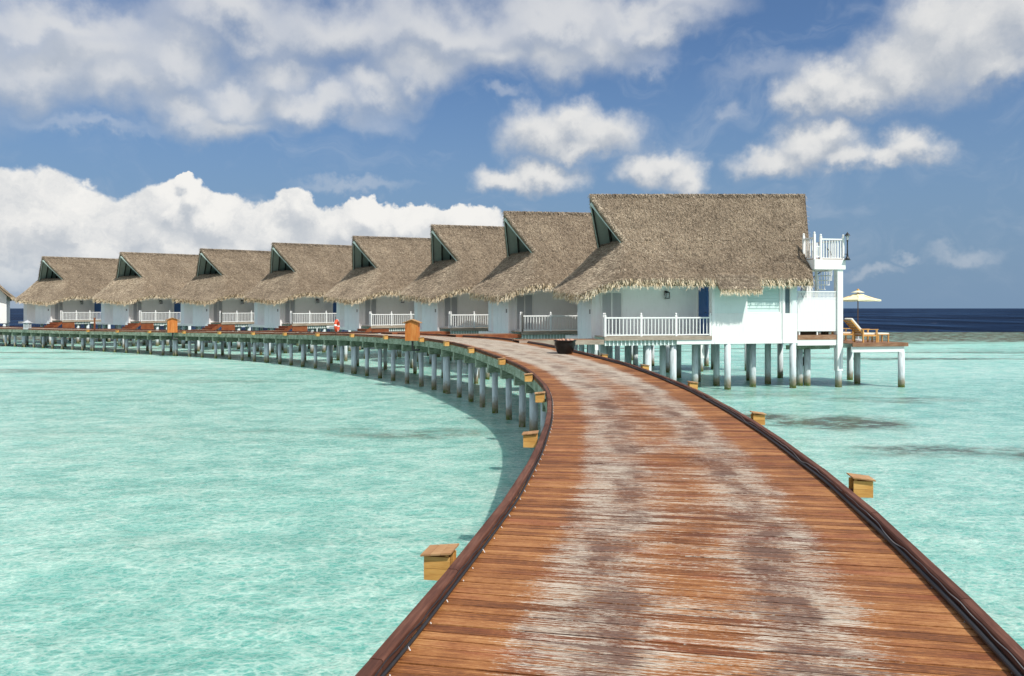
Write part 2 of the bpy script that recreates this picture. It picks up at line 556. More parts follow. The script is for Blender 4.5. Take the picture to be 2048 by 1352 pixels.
# thatch: solid under-layer and single straws
m, t = newmat('thatch_base')
p = t.obj()
n1 = t.noise(t.v('MULTIPLY', p, (9, 5, 4)), 4.0, 6, 0.7)
n2 = t.noise(p, 0.8, 4, 0.55)
c = t.ramp(t.m('ADD', t.m('MULTIPLY', n1, 0.7), t.m('MULTIPLY', n2, 0.3)),
           [(0.34, (0.08, 0.06, 0.042)), (0.5, (0.22, 0.17, 0.12)), (0.66, (0.38, 0.31, 0.22))])
t.surf(c, 0.95, 0.1, t.bump(n1, 0.8, 0.03))
MAT['thatch_base'] = m


def straw_mat(name, stops):
    m, t = newmat(name)
    p = t.obj()
    rr = t.m('MULTIPLY', t.rnd(), 31.0)
    pp = t.v('ADD', p, t.xyz(rr, rr, 0.0))
    n2 = t.noise(pp, 0.55, 4, 0.6)
    n3 = t.noise(t.v('MULTIPLY', pp, (0.5, 3.0, 3.2)), 1.0, 4, 0.6)      # laid courses
    n4 = t.noise(t.v('MULTIPLY', pp, (2.2, 0.5, 0.5)), 0.9, 3, 0.6)      # run-down streaks
    f = t.m('ADD', t.m('MULTIPLY', t.attr('rnd'), 0.8), t.m('MULTIPLY', t.m('SUBTRACT', n2, 0.5), 0.60))
    f = t.m('ADD', f, t.m('ADD', t.m('MULTIPLY', t.m('SUBTRACT', n3, 0.5), 0.45), t.m('MULTIPLY', t.m('SUBTRACT', n4, 0.5), 0.35)))
    f = t.m('ADD', f, t.m('MULTIPLY', t.m('SUBTRACT', t.rnd(), 0.5), 0.16))
    t.surf(t.ramp(f, stops), 0.8, 0.2)
    MAT[name] = m


straw_mat('thatch_straw', [(0.0, (0.10, 0.075, 0.055)), (0.35, (0.31, 0.25, 0.185)), (0.6, (0.52, 0.43, 0.32)), (0.85, (0.82, 0.70, 0.53))])
straw_mat('thatch_fringe', [(0.0, (0.26, 0.17, 0.09)), (0.3, (0.62, 0.49, 0.32)), (0.6, (0.82, 0.69, 0.49)), (0.9, (0.90, 0.82, 0.66))])

# glazed pot
m, t = newmat('pot_glaze')
n1 = t.noise(t.obj(), 6.0, 4, 0.6)
t.surf(t.mix(n1, (0.006, 0.006, 0.006), (0.018, 0.015, 0.014)), 0.25, 0.22, t.bump(n1, 0.1, 0.01))
MAT['pot_glaze'] = m
m, t = newmat('lamp_glass')
t.surf((0.75, 0.78, 0.78), 0.1, 0.5, None, Transmission_Weight=0.6)
MAT['lamp_glass'] = m
m, t = newmat('window_glass')
t.surf((0.10, 0.14, 0.15), 0.08, 0.6)
MAT['window_glass'] = m

# ------------------------------------------------------------------ the sea
m, t = newmat('lagoon_water')
p = t.pos()
x, y, z = t.sep(p)
# stretched a little along x: wind ripples run across the view
pr = t.v('MULTIPLY', p, (0.75, 1.0, 1.0))
wrp = t.v('SUBTRACT', t.noise(pr, 0.9, 3, 0.5, out=1), (0.5, 0.5, 0.5))
pw = t.v('ADD', pr, t.v('SCALE', wrp, 0.7))
swell = t.noise(pr, 0.16, 3, 0.5)
wave = t.noise(pw, 1.0, 4, 0.6)
rip = t.noise(pw, 4.2, 6, 0.68)
fin = t.noise(pw, 17.0, 4, 0.65)
ridge = t.m('SUBTRACT', 1.0, t.m('ABSOLUTE', t.m('MULTIPLY', t.m('SUBTRACT', rip, 0.5), 4.5)))
ridge2 = t.m('SUBTRACT', 1.0, t.m('ABSOLUTE', t.m('MULTIPLY', t.m('SUBTRACT', fin, 0.5), 4.5)))
big = t.noise(p, 0.05, 4, 0.55)
mid = t.noise(t.v('MULTIPLY', p, (0.6, 1.0, 1.0)), 0.32, 5, 0.6)
# pale sand under turquoise water, with sun caustics and ripple glints painted in
def caustic_web(sc, wid):
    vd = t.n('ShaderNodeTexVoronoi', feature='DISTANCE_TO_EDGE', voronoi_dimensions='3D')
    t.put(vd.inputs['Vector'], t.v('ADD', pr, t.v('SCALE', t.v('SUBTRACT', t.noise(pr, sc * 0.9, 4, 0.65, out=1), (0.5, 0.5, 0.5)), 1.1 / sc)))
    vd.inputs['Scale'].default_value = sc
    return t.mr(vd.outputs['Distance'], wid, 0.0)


lag = t.ramp(t.m('ADD', t.m('ADD', t.m('MULTIPLY', big, 0.48), t.m('MULTIPLY', wave, 0.32)), t.m('MULTIPLY', rip, 0.22)),
             [(0.37, (0.08, 0.32, 0.265)), (0.47, (0.14, 0.41, 0.345)), (0.54, (0.225, 0.485, 0.41)), (0.63, (0.345, 0.555, 0.48))])
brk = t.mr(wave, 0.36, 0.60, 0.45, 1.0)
lag = t.mix(t.m('MULTIPLY', t.m('MULTIPLY', caustic_web(2.6, 0.16), brk), 0.27), lag, (0.66, 0.82, 0.72))  # bright caustic lines painted over the sand colour
lag = t.mix(t.m('MULTIPLY', t.m('MULTIPLY', caustic_web(7.5, 0.18), brk), 0.36), lag, (0.66, 0.82, 0.72))
lag = t.mix(t.m('MULTIPLY', t.mr(ridge2, 0.60, 1.0), 0.18), lag, (0.70, 0.82, 0.73))  # pale ripple glints put into the colour
lag = t.mix(t.m('MULTIPLY', t.mr(fin, 0.45, 0.34), 0.50), lag, (0.07, 0.36, 0.30))
# weed and coral patches: (x, y, half width, half depth, strength)
PATCH = [(10.2, 25.2, 2.6, 1.7, 1.0), (8.2, 26.6, 1.4, 1.2, 0.8), (11.0, 20.2, 2.6, 0.9, 0.7), (13.5, 19.6, 1.8, 1.0, 0.7),
         (15.0, 31.5, 3.4, 1.1, 0.55), (-2.6, 23.2, 2.7, 1.0, 0.5), (-7.0, 23.5, 3.0, 0.5, 0.25), (-30.0, 46.0, 13.0, 1.8, 0.5),
         (-14.0, 39.5, 4.0, 1.2, 0.3), (29.0, 57.0, 8.0, 1.5, 0.9), (24.0, 58.0, 8.0, 0.8, 0.5), (38.0, 66.0, 9.0, 1.0, 0.6),
         (33.0, 83.0, 20.0, 2.4, 0.8), (52.0, 88.0, 18.0, 2.0, 0.7), (60.0, 72.0, 14.0, 1.2, 0.5), (12.9, 16.2, 1.0, 0.5, 0.6),
         (10.5, 33.8, 5.5, 1.4, 0.35)]
acc = None
pn = t.v('ADD', p, t.v('SCALE', t.v('SUBTRACT', t.noise(p, 0.5, 4, 0.6, out=1), (0.5, 0.5, 0.5)), 2.6))
for (cx, cy, rx, ry, s) in PATCH:
    l = t.v('LENGTH', t.v('MULTIPLY_ADD', t.v('MULTIPLY', pn, (1, 1, 0)), (1 / rx, 1 / ry, 0), (-cx / rx, -cy / ry, 0)))
    d = t.m('MULTIPLY', t.mr(l, 1.35, 0.30), s)
    acc = d if acc is None else t.m('MAXIMUM', acc, d)
frag = t.m('ADD', t.m('MULTIPLY', t.noise(t.v('MULTIPLY', pw, (0.8, 1.0, 1.0)), 1.1, 7, 0.75), 0.7), t.m('MULTIPLY', rip, 0.3))
reef = t.m('MULTIPLY', t.mr(t.m('ADD', t.m('ADD', y, t.m('MULTIPLY', t.m('SUBTRACT', big, 0.5), 50.0)), t.m('MULTIPLY', t.m('SUBTRACT', mid, 0.5), 22.0)), 78.0, 94.0), 1.0)
streaks = t.noise(t.v('MULTIPLY', p, (0.18, 1.0, 1.0)), 0.30, 5, 0.6)
streak_m = t.m('MULTIPLY', t.mr(streaks, 0.52, 0.62), t.mr(y, 42.0, 80.0, 0.08, 1.0))
acc = t.m('MAXIMUM', t.m('MAXIMUM', acc, reef), streak_m)
weed = t.m('MULTIPLY', acc, t.mr(frag, 0.41, 0.57, 0.30, 1.35), None, True)
weedc = t.mix(t.noise(p, 0.8, 4, 0.6), (0.028, 0.055, 0.036), (0.13, 0.135, 0.085))
weedc = t.mix(reef, weedc, t.mix(t.noise(p, 0.4, 4, 0.6), (0.03, 0.024, 0.014), (0.115, 0.085, 0.05)))
shal = t.mix(weed, lag, weedc)
# open sea beyond the reef edge
deepm = t.mr(t.m('ADD', y, t.m('MULTIPLY', t.m('SUBTRACT', mid, 0.5), 8.0)), 118.0, 124.0)
chop = t.noise(t.v('MULTIPLY', p, (1.0, 0.14, 1.0)), 0.06, 7, 0.7)
deep = t.ramp(chop, [(0.38, (0.001, 0.005, 0.018)), (0.50, (0.005, 0.016, 0.046)), (0.60, (0.022, 0.055, 0.12))])
caps = t.mr(t.noise(t.v('MULTIPLY', p, (1.0, 0.2, 1.0)), 0.16, 5, 0.6), 0.735, 0.76)
surfm = t.m('MULTIPLY', t.mr(t.m('ABSOLUTE', t.m('SUBTRACT', t.m('ADD', y, t.m('MULTIPLY', t.m('SUBTRACT', mid, 0.5), 8.0)), 120.0)), 2.2, 0.4),
            t.mr(t.noise(t.v('MULTIPLY', p, (1.0, 0.3, 1.0)), 0.045, 4, 0.6), 0.60, 0.66))
colr = t.mix(deepm, shal, deep)
colr = t.mix(t.m('MULTIPLY', t.m('MAXIMUM', t.m('MULTIPLY', caps, deepm), surfm), 0.9), colr, (0.75, 0.78, 0.78))
h = t.m('ADD', t.m('ADD', t.m('MULTIPLY', wave, 0.10), t.m('MULTIPLY', rip, 0.060)), t.m('ADD', t.m('MULTIPLY', fin, 0.018), t.m('MULTIPLY', swell, 0.3)))
hd = t.m('ADD', t.m('MULTIPLY', chop, 3.0), h)
hh = t.m('ADD', t.m('MULTIPLY', h, t.m('SUBTRACT', 1.0, deepm)), t.m('MULTIPLY', hd, deepm))
nrm = t.bump(hh, 1.0, 1.25)
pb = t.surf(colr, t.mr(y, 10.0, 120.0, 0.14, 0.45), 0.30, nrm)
t.put(pb.inputs['Specular IOR Level'], t.mr(y, 12.0, 95.0, 0.16, 0.01))
pb.inputs['IOR'].default_value = 1.33
pb.subsurface_method = 'BURLEY'
t.put(pb.inputs['Subsurface Weight'], t.m('SUBTRACT', 0.42, t.m('MULTIPLY', deepm, 0.42)))
pb.inputs['Subsurface Radius'].default_value = (0.12, 0.75, 0.62)
pb.inputs['Subsurface Scale'].default_value = 0.8
MAT['lagoon_water'] = m
S = 42000.0
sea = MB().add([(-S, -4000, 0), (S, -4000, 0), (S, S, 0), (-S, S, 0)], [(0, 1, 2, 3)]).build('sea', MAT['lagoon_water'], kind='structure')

# ------------------------------------------------------------------ boardwalk path
EDGE = [(-3.2, -6), (-2.3, -3), (-1.58, 0), (-1.0, 2.5), (-0.65, 4.13), (-0.32, 5.74), (-0.1, 6.94), (0.15, 8.42), (0.40, 10.47),
        (0.62, 12.65), (0.76, 14.95), (0.84, 16.95), (0.85, 18.5), (0.76, 20.3), (0.45, 22.8), (0.02, 24.8), (-0.42, 26.2),
        (-0.83, 27.7), (-1.42, 29.6), (-1.95, 31.3), (-2.55, 33.0), (-3.1, 34.2), (-3.7, 35.5), (-4.3, 36.7), (-5.0, 37.9), (-6.9, 41.0),
        (-8.9, 44.1), (-12.3, 48.3), (-15.4, 52.0), (-19.2, 55.6), (-23.5, 58.9), (-27.5, 61.7), (-37.4, 68.6), (-43.5, 72.8),
        (-51, 77.6), (-62, 84.5), (-78, 94.0)]
E_ = np.array(EDGE, float)
cum = np.concatenate([[0], np.cumsum(np.linalg.norm(np.diff(E_, axis=0), axis=1))])
ss = np.arange(0, cum[-1], 0.05)
ex, ey = np.interp(ss, cum, E_[:, 0]), np.interp(ss, cum, E_[:, 1])


def smooth(a, win):
    kk = np.hanning(win)
    kk /= kk.sum()
    pad = np.concatenate([2 * a[0] - a[1:win // 2 + 1][::-1], a, 2 * a[-1] - a[-win // 2:-1][::-1]])
    return np.convolve(pad, kk, 'same')[win // 2: win // 2 + len(a)]


ex, ey = smooth(ex, 91), smooth(ey, 91)
tx, ty = np.gradient(ex), np.gradient(ey)
tl = np.hypot(tx, ty)
tx, ty = smooth(tx / tl, 61), smooth(ty / tl, 61)
tl = np.hypot(tx, ty)
tx, ty = tx / tl, ty / tl
HW = 1.6
cx_, cy_ = ex + ty * HW, ey - tx * HW
clen = np.concatenate([[0], np.cumsum(np.hypot(np.diff(cx_), np.diff(cy_)))])
ZK = np.array([(-9, 0), (17, 0), (20, .03), (23, .14), (26, .26), (30, .40), (35, .5), (41, .45), (44, .42), (48, .33), (53, .22), (58, .14), (64, .05), (70, -.02), (100, -.05)], float)
cz_ = smooth(1.70 + np.interp(ey, ZK[:, 0], ZK[:, 1]), 61)
PATH_LEN = clen[-1]


def frame(s):
    X, Y, Z = np.interp(s, clen, cx_), np.interp(s, clen, cy_), np.interp(s, clen, cz_)
    a, b = np.interp(s, clen, tx), np.interp(s, clen, ty)
    l = math.hypot(a, b)
    return X, Y, Z, a / l, b / l


def bw(s, u, dz=0.0):
    """a point on the boardwalk: s along, u to the right of the middle, dz above the deck"""
    X, Y, Z, a, b = frame(s)
    return Vector((X + b * u, Y - a * u, Z + dz))


def s_at_y(yv, u):
    best = min(np.arange(0, PATH_LEN, 0.1), key=lambda s: abs(bw(s, u).y - yv))
    return best


S0 = float(np.interp(3.2, cy_, clen))       # first plank that shows
walk = thing('boardwalk', 'long curving boardwalk of weathered brown planks on pale concrete piles over the lagoon', 'boardwalk', (0, 0, 0))
PITCH, PW = 0.110, 0.1015
s = 0.25
k_ind = 0
near_stuff, far_stuff = MB(), MB()
while s < PATH_LEN - 0.5:
    rv = random.random()
    j = random.uniform(-0.0018, 0.0018)
    a0, a1 = s - PW / 2 + random.uniform(0, 0.002), s + PW / 2 - random.uniform(0, 0.002)
    e0, e1 = 1.70 + random.uniform(-.008, .006), 1.70 + random.uniform(-.008, .006)
    pts = [bw(a0, -e0, j - .032), bw(a0, e1, j - .032), bw(a1, e1, j - .032), bw(a1, -e0, j - .032),
           bw(a0, -e0, j), bw(a0, e1, j), bw(a1, e1, j), bw(a1, -e0, j)]
    uvs = [(-e0, a0 - S0), (e1, a0 - S0), (e1, a1 - S0), (-e0, a1 - S0)] * 2
    if s < S0:
        near_stuff.hexa(pts, rv, uvs)
    elif k_ind < 298:
        MB().hexa(pts, rv, uvs).build('plank', MAT['boardwalk_planks'], walk)
        k_ind += 1
    else:
        far_stuff.hexa(pts, rv, uvs)
    s += PITCH
near_stuff.build('plank_row', MAT['boardwalk_planks'], walk, kind='stuff')
far_stuff.build('plank_row', MAT['boardwalk_planks'], walk, kind='stuff')


def seg_bar(s0, s1, u0, u1, z0, z1, b=0.008, a=0.5, n=1):
    """straight bar along the boardwalk with a chamfered top"""
    m = MB()
    P = lambda s, u, z: bw(s, u, z)
    prof = [(u0, z0), (u1, z0), (u1, z1 - b), (u1 - b, z1), (u0 + b, z1), (u0, z1 - b)]
    vs = [P(s0, u, z) for u, z in prof] + [P(s1, u, z) for u, z in prof]
    fs = [(0, 1, 2, 3, 4, 5)[::-1], (6, 7, 8, 9, 10, 11)] + [(i, (i + 1) % 6, 6 + (i + 1) % 6, 6 + i) for i in range(6)]
    # local grain axis: bars are turned to lie along x in the material through object coordinates
    return m.add(vs, fs, a)


def add_bar(name, mat, s0, s1, u0, u1, z0, z1, b=0.008):
    """the bar as an object whose own x axis runs along it (so the grain follows it)"""
    m = seg_bar(s0, s1, u0, u1, z0, z1, b)
    p, q = bw((s0), 0), bw(s1, 0)
    o = bw((s0 + s1) / 2, 0)
    rz = math.atan2(q.y - p.y, q.x - p.x)
    inv = (Matrix.Translation(o) @ Matrix.Rotation(rz, 4, 'Z')).inverted()
    m.v = [tuple(inv @ Vector(v)) for v in m.v]
    ob = m.build(name, mat, walk)
    ob.location = o
    ob.rotation_euler = (0, 0, rz)
    return ob


BENT = 1.72
bents = np.arange(0.6, PATH_LEN - 0.8, BENT)
for side in (-1, 1):
    s = 0.1
    while s < PATH_LEN - 2.0:
        L = random.uniform(1.35, 2.1)
        u0, u1 = sorted((side * 1.612, side * 1.690))
        dzk = random.uniform(-.006, .006)
        # the kerb on the right is left open where the bungalow walkways join (they step over it)
        add_bar('kerb_board', MAT['kerb_timber'], s + .004, s + L - .004, u0, u1, 0.020 + dzk, 0.086 + dzk, 0.010)
        s += L
for i, s in enumerate(bents):
    s1 = min(s + BENT, PATH_LEN - .4)
    for side in (-1, 1):
        u0, u1 = sorted((side * 1.62, side * 1.70))
        add_bar('edge_beam', MAT['green_beam'], s + .003, s1 - .003, u0, u1, -.30, -.036, 0.006)
    MB().hexa([bw(s - .09, -1.66, -.62), bw(s - .09, 1.66, -.62), bw(s + .09, 1.66, -.62), bw(s + .09, -1.66, -.62),
               bw(s - .09, -1.66, -.304), bw(s - .09, 1.66, -.304), bw(s + .09, 1.66, -.304), bw(s + .09, -1.66, -.304)]).build('crossbeam', MAT['green_beam'], walk)
    for u in (-1.40, 1.40):
        if u > 0 and i % 2:
            continue
        p = bw(s, u)
        r0 = 0.105 * random.uniform(0.95, 1.08)
        lean = Vector((random.uniform(-.03, .03), random.uniform(-.03, .03), 0))
        MB().tube([Vector((p.x, p.y, -0.8)) + lean, Vector((p.x, p.y, p.z - 0.61))], r0, 14).build('pile', MAT['pile_concrete'], walk, smooth=True)
    if i % 7 == 3:                                            # a doubled pile here and there
        p = bw(s + .26, -1.40)
        MB().tube([(p.x, p.y, -0.8), (p.x, p.y, p.z - 0.30)], 0.105, 14).build('pile', MAT['pile_concrete'], walk, smooth=True)
for u in (-0.8, 0.0, 0.8):                                     # joists that carry the planks
    j = MB()
    for s in np.arange(0.4, PATH_LEN - 1.6, 1.2):
        j.hexa([bw(s, u - .04, -.20), bw(s, u + .04, -.20), bw(s + 1.2, u + .04, -.20), bw(s + 1.2, u - .04, -.20),
                bw(s, u - .04, -.036), bw(s, u + .04, -.036), bw(s + 1.2, u + .04, -.036), bw(s + 1.2, u - .04, -.036)])
    j.build('joist', MAT['ladder_timber'], walk)


# ------------------------------------------------------------------ bungalow
FL = 2.39      # porch floor above the water


def roof_shell():
    """top surface as quads (points, faces) plus the eave polyline; local s, v, z"""
    NS, NK = 36, 14
    T = [(10.61, 1.3), (1.5, 1.3), (1.5, 1.3), (1.5, 5.1), (1.5, 5.1), (10.61, 5.1)]
    B = [(9.72, -.45, 4.85), (.55, -.45, 4.85), (-.75, .80, 4.22), (-.72, 5.55, 4.55), (.55, 6.85, 4.85), (9.72, 6.85, 4.85)]
    cnt = [30, 8, 22, 8, 30]
    tops, bots = [], []
    for i, n in enumerate(cnt):
        for k_ in range(n + (1 if i == 4 else 0)):
            f = k_ / n
            a, b = T[i], T[i + 1]
            tops.append((a[0] + (b[0] - a[0]) * f, a[1] + (b[1] - a[1]) * f))
            a, b = B[i], B[i + 1]
            bots.append(tuple(a[j] + (b[j] - a[j]) * f for j in range(3)))
    tops, bots = np.array(tops), np.array(bots)
    # round the hip corners of the eave a little
    for c_ in range(3):
        kk = np.array([.25, .5, .25])
        for _ in range(3):
            bots[1:-1, c_] = .25 * bots[:-2, c_] + .5 * bots[1:-1, c_] + .25 * bots[2:, c_]
    V, F = [], []
    n = len(tops)
    wob = rng.normal(0, 1, (NK + 1, n))
    for k_ in range(NK + 1):
        f = k_ / NK
        for i in range(n):
            s_ = bots[i, 0] + (tops[i, 0] - bots[i, 0]) * f
            v_ = bots[i, 1] + (tops[i, 1] - bots[i, 1]) * f
            ztop = 6.62 + 0.03 * s_ * 0.5
            zb = bots[i, 2] + 0.006 * bots[i, 0]
            zz = zb + (ztop - zb) * f - 0.10 * math.sin(math.pi * f)
            V.append((s_, v_, zz + 0.012 * wob[k_, i]))
    for k_ in range(NK):
        for i in range(n - 1):
            F.append((k_ * n + i, k_ * n + i + 1, (k_ + 1) * n + i + 1, (k_ + 1) * n + i))
    eave = [V[i] for i in range(n)]
    # upper roof, both slopes
    NU, NV = 30, 12
    for side in (-1, 1):
        o = len(V)
        for b in range(NV + 1):
            f = b / NV
            for a in range(NU + 1):
                g = a / NU
                v_ = 3.2 + side * 1.9 * (1 - f)
                s_front = 1.5 + (0.45 - 1.5) * (f ** 0.9)
                s_rear = 10.61 + (11.6 - 10.61) * f
                s_ = s_front + (s_rear - s_front) * g
                zz = 6.62 + 2.27 * f + 0.03 * s_ * (0.5 + 0.5 * f)
                if b == 0:
                    zz -= 0.0
                V.append((s_, v_, zz + 0.012 * rng.normal()))
        for b in range(NV):
            for a in range(NU):
                q_ = (o + b * (NU + 1) + a, o + b * (NU + 1) + a + 1, o + (b + 1) * (NU + 1) + a + 1, o + (b + 1) * (NU + 1) + a)
                F.append(q_ if side == -1 else q_[::-1])
    # the hip runs on under the gable opening
    o = len(V)
    for b in range(4):
        for a in range(9):
            V.append((1.5 + b * 0.5, 1.3 + .16 * b + (3.8 - .32 * b) * a / 8, 6.62 + 0.0225 + b * 0.03))
    for b in range(3):
        for a in range(8):
            F.append((o + b * 9 + a, o + b * 9 + a + 1, o + (b + 1) * 9 + a + 1, o + (b + 1) * 9 + a))
    return V, F, eave, n


def tri_soup(base, tips, wd, rv):
    """thin quads from base to tip (numpy arrays) as one mesh with a random value for each straw"""
    n = len(base)
    d = tips - base
    side = np.cross(d, rng.normal(0, 1, (n, 3)) * 0.35 + np.array([0, 0, 0.0]))
    ref = np.tile(np.array([0.3, -1.0, 0.6]), (n, 1)) + rng.normal(0, .5, (n, 3))
    side = np.cross(d, ref)
    side /= np.linalg.norm(side, axis=1, keepdims=True) + 1e-9
    wv = (wd * rng.uniform(.6, 1.3, n))[:, None] * side
    V = np.stack([base - wv, base + wv, tips + wv * .35, tips - wv * .35], 1).reshape(-1, 3)
    F = np.arange(n * 4).reshape(n, 4)
    me = bpy.data.meshes.new('straw')
    me.vertices.add(n * 4)
    me.vertices.foreach_set('co', V.astype(np.float32).ravel())
    me.loops.add(n * 4)
    me.loops.foreach_set('vertex_index', F.ravel().astype(np.int32))
    me.polygons.add(n)
    me.polygons.foreach_set('loop_start', (np.arange(n) * 4).astype(np.int32))
    me.polygons.foreach_set('loop_total', np.full(n, 4, np.int32))
    at = me.attributes.new('rnd', 'FLOAT', 'POINT')
    at.data.foreach_set('value', np.repeat(rv, 4).astype(np.float32))
    me.update()
    return me


bung = thing('bungalow', 'nearest white overwater bungalow, largest in view, its thatched roof and roof terrace fully visible', 'bungalow', group='thatched overwater bungalows in a row')


def P(name, mb, mat, parent=bung, smooth=False, kind=None, label=None):
    o = mb.build(name, MAT[mat], parent, smooth, kind)
    if label:
        o['label'] = label
    return o


# --- roof
V, F, eave, NE = roof_shell()
rm = MB()
rm.add(V, F)
n0 = len(V)
under = [(a, b, c_ - 0.30) for (a, b, c_) in V]
rm.add(under, [f[::-1] for f in F])
for i in range(NE - 1):
    rm.f.append((i + 1, i, n0 + i, n0 + i + 1))
# close the rake edges (front and rear) of both slopes and of the skirt
NK_, NUU, NVV = 14, 31, 12
for k_ in range(NK_):
    for i in (0, NE - 1):
        a, b = k_ * NE + i, (k_ + 1) * NE + i
        rm.f.append((a, b, n0 + b, n0 + a))
off = 15 * NE
for side in range(2):
    o = off + side * 31 * 13
    for b in range(12):
        for a in (0, 30):
            p_, q_ = o + b * 31 + a, o + (b + 1) * 31 + a
            rm.f.append((p_, q_, n0 + q_, n0 + p_))
roof = P('roof', rm, 'thatch_base', smooth=True)
Va = np.array(V)
Fa = np.array(F)
pa, pb_, pc, pd = (Va[Fa[:, i]] for i in range(4))
nr = np.cross(pc - pa, pd - pb_)
area = np.linalg.norm(nr, axis=1) / 2
nr /= np.linalg.norm(nr, axis=1, keepdims=True) + 1e-9
nr *= np.sign(nr[:, 2:3] + 1e-9)
NSTRAW = 72000
fi = rng.choice(len(Fa), NSTRAW, p=area / area.sum())
r1, r2 = rng.random((NSTRAW, 1)), rng.random((NSTRAW, 1))
pt = (pa[fi] * (1 - r1) + pb_[fi] * r1) * (1 - r2) + (pd[fi] * (1 - r1) + pc[fi] * r1) * r2
nn = nr[fi]
down = np.array([0, 0, -1.0]) - nn * (nn @ np.array([0, 0, -1.0]))[:, None]
down /= np.linalg.norm(down, axis=1, keepdims=True) + 1e-9
sidev = np.cross(nn, down)
L = rng.uniform(.08, .20, (NSTRAW, 1))
bend = rng.normal(0, .45, (NSTRAW, 1))
basep = pt - nn * 0.01
tipp = pt + down * L + sidev * bend * L + nn * rng.uniform(0.01, .085, (NSTRAW, 1))
me = tri_soup(basep, tipp, 0.0080, rng.beta(2.2, 2.2, NSTRAW))
me.materials.append(MAT['thatch_straw'])
link('thatch_straw', me, roof, 'stuff')
# fringe of cut straw along the eaves
EV = np.array(eave)
seglen = np.linalg.norm(np.diff(EV, axis=0), axis=1)
NF = 5200


def fringe_points(line, num):
    line = np.array(line)
    sl = np.linalg.norm(np.diff(line, axis=0), axis=1)
    cu = np.concatenate([[0], np.cumsum(sl)])
    t_ = rng.uniform(0, cu[-1], num)
    pts = np.stack([np.interp(t_, cu, line[:, i]) for i in range(3)], 1)
    tg = np.stack([np.interp(t_ + .05, cu, line[:, i]) - np.interp(t_ - .05, cu, line[:, i]) for i in range(3)], 1)
    tg /= np.linalg.norm(tg, axis=1, keepdims=True) + 1e-9
    clump = 0.75 + 0.35 * np.sin(t_ * 5.1 + 3 * np.sin(t_ * 1.7)) * rng.uniform(0, 1, num) + .25 * np.sin(t_ * 13.0)
    return pts, tg, clump, t_


pts, tg, clump, _ = fringe_points(EV, NF)
outw = np.stack([-tg[:, 1], tg[:, 0], 0 * tg[:, 0]], 1)
cen = np.array([4.5, 3.2, 0])
sgn = np.sign(((pts - cen) * outw).sum(1, keepdims=True))
outw *= sgn
L = (rng.uniform(.11, .25, NF) * clump)[:, None] + .06
b0 = pts + np.array([0, 0, 1.0]) * rng.uniform(-.26, .05, (NF, 1)) - outw * rng.uniform(-.02, .10, (NF, 1))
tp = b0 + outw * L * rng.uniform(.10, .55, (NF, 1)) + np.array([0, 0, -1.0]) * L * rng.uniform(.6, 1.0, (NF, 1)) + tg * rng.normal(0, .28, (NF, 1)) * L
tp[:, 2] = np.maximum(tp[:, 2], np.minimum(pts[:, 2], b0[:, 2]) - .42)
me = tri_soup(b0, tp, 0.013, rng.beta(2, 1.6, NF))
me.materials.append(MAT['thatch_fringe'])
link('thatch_fringe', me, roof, 'stuff')
# straw along the rakes and the ridge
rake = []
for side in (-1, 1):
    for f in np.linspace(0, 1, 20):
        rake.append((1.5 + (0.45 - 1.5) * (f ** .9), 3.2 + side * 1.9 * (1 - f), 6.62 + 2.27 * f + .03 * 1.0))
    line = rake[-20:]
    pts, tg, clump, _ = fringe_points(line, 900)
    b0 = pts + np.array([.10, 0, -.02]) + rng.normal(0, .02, (900, 3))
    tp = b0 + np.array([-.16, 0, 0]) * rng.uniform(.3, 1.1, (900, 1)) - tg * rng.uniform(.02, .16, (900, 1)) + rng.normal(0, .02, (900, 3)) + np.array([0, 0, -.05])
    me = tri_soup(b0, tp, 0.010, rng.beta(2.2, 1.8, 900))
    me.materials.append(MAT['thatch_straw'])
    link('rake_straw', me, roof, 'stuff')
rl = [(s_, 3.2, 8.89 + .03 * s_ + .01) for s_ in np.linspace(.45, 11.6, 40)]
pts, tg, clump, _ = fringe_points(rl, 2600)
sd = rng.choice([-1.0, 1.0], 2600)
b0 = pts + np.array([0, 0, 1.0]) * rng.uniform(0, .05, (2600, 1)) + np.array([1.0, 0, 0]) * rng.normal(0, .02, (2600, 1))
tp = b0 + np.stack([rng.normal(0, .08, 2600), sd * rng.uniform(.08, .26, 2600), -rng.uniform(.04, .26, 2600)], 1)
me = tri_soup(b0, tp, 0.012, rng.beta(2.0, 2.6, 2600))
me.materials.append(MAT['thatch_straw'])
link('ridge_straw', me, roof, 'stuff')
# lower apron of thatch over the bathroom block
ap = MB()
for (za, zb) in ((5.05, 4.50), ):
    for i in range(8):
        s0_, s1_ = 5.05 + i * .24, 5.05 + (i + 1) * .24
        ap.hexa([(s0_, -.30, 4.72), (s1_, -.30, 4.72), (s1_, -.80, 4.30), (s0_, -.80, 4.30),
                 (s0_, -.22, 5.12), (s1_, -.22, 5.12), (s1_, -.80, 4.52), (s0_, -.80, 4.52)])
apron = P('roof_apron', ap, 'thatch_base')
NA = 6500
ss_, ff_ = rng.uniform(5.05, 6.97, NA), rng.uniform(0, 1, NA)
b0 = np.stack([ss_, -.22 - .58 * ff_, 5.12 - .60 * ff_ - .005], 1)
La = rng.uniform(.10, .24, NA)
tp = b0 + np.stack([rng.normal(0, .3, NA) * La, -.70 * La - rng.uniform(0, .03, NA), -.70 * La + rng.uniform(0, .03, NA)], 1)
me = tri_soup(b0, tp, 0.0095, rng.beta(2.2, 2.2, NA))
me.materials.append(MAT['thatch_straw'])
link('thatch_straw', me, apron, 'stuff')
pts, tg, clump, _ = fringe_points([(5.05, -.80, 4.5), (6.97, -.80, 4.5)], 620)
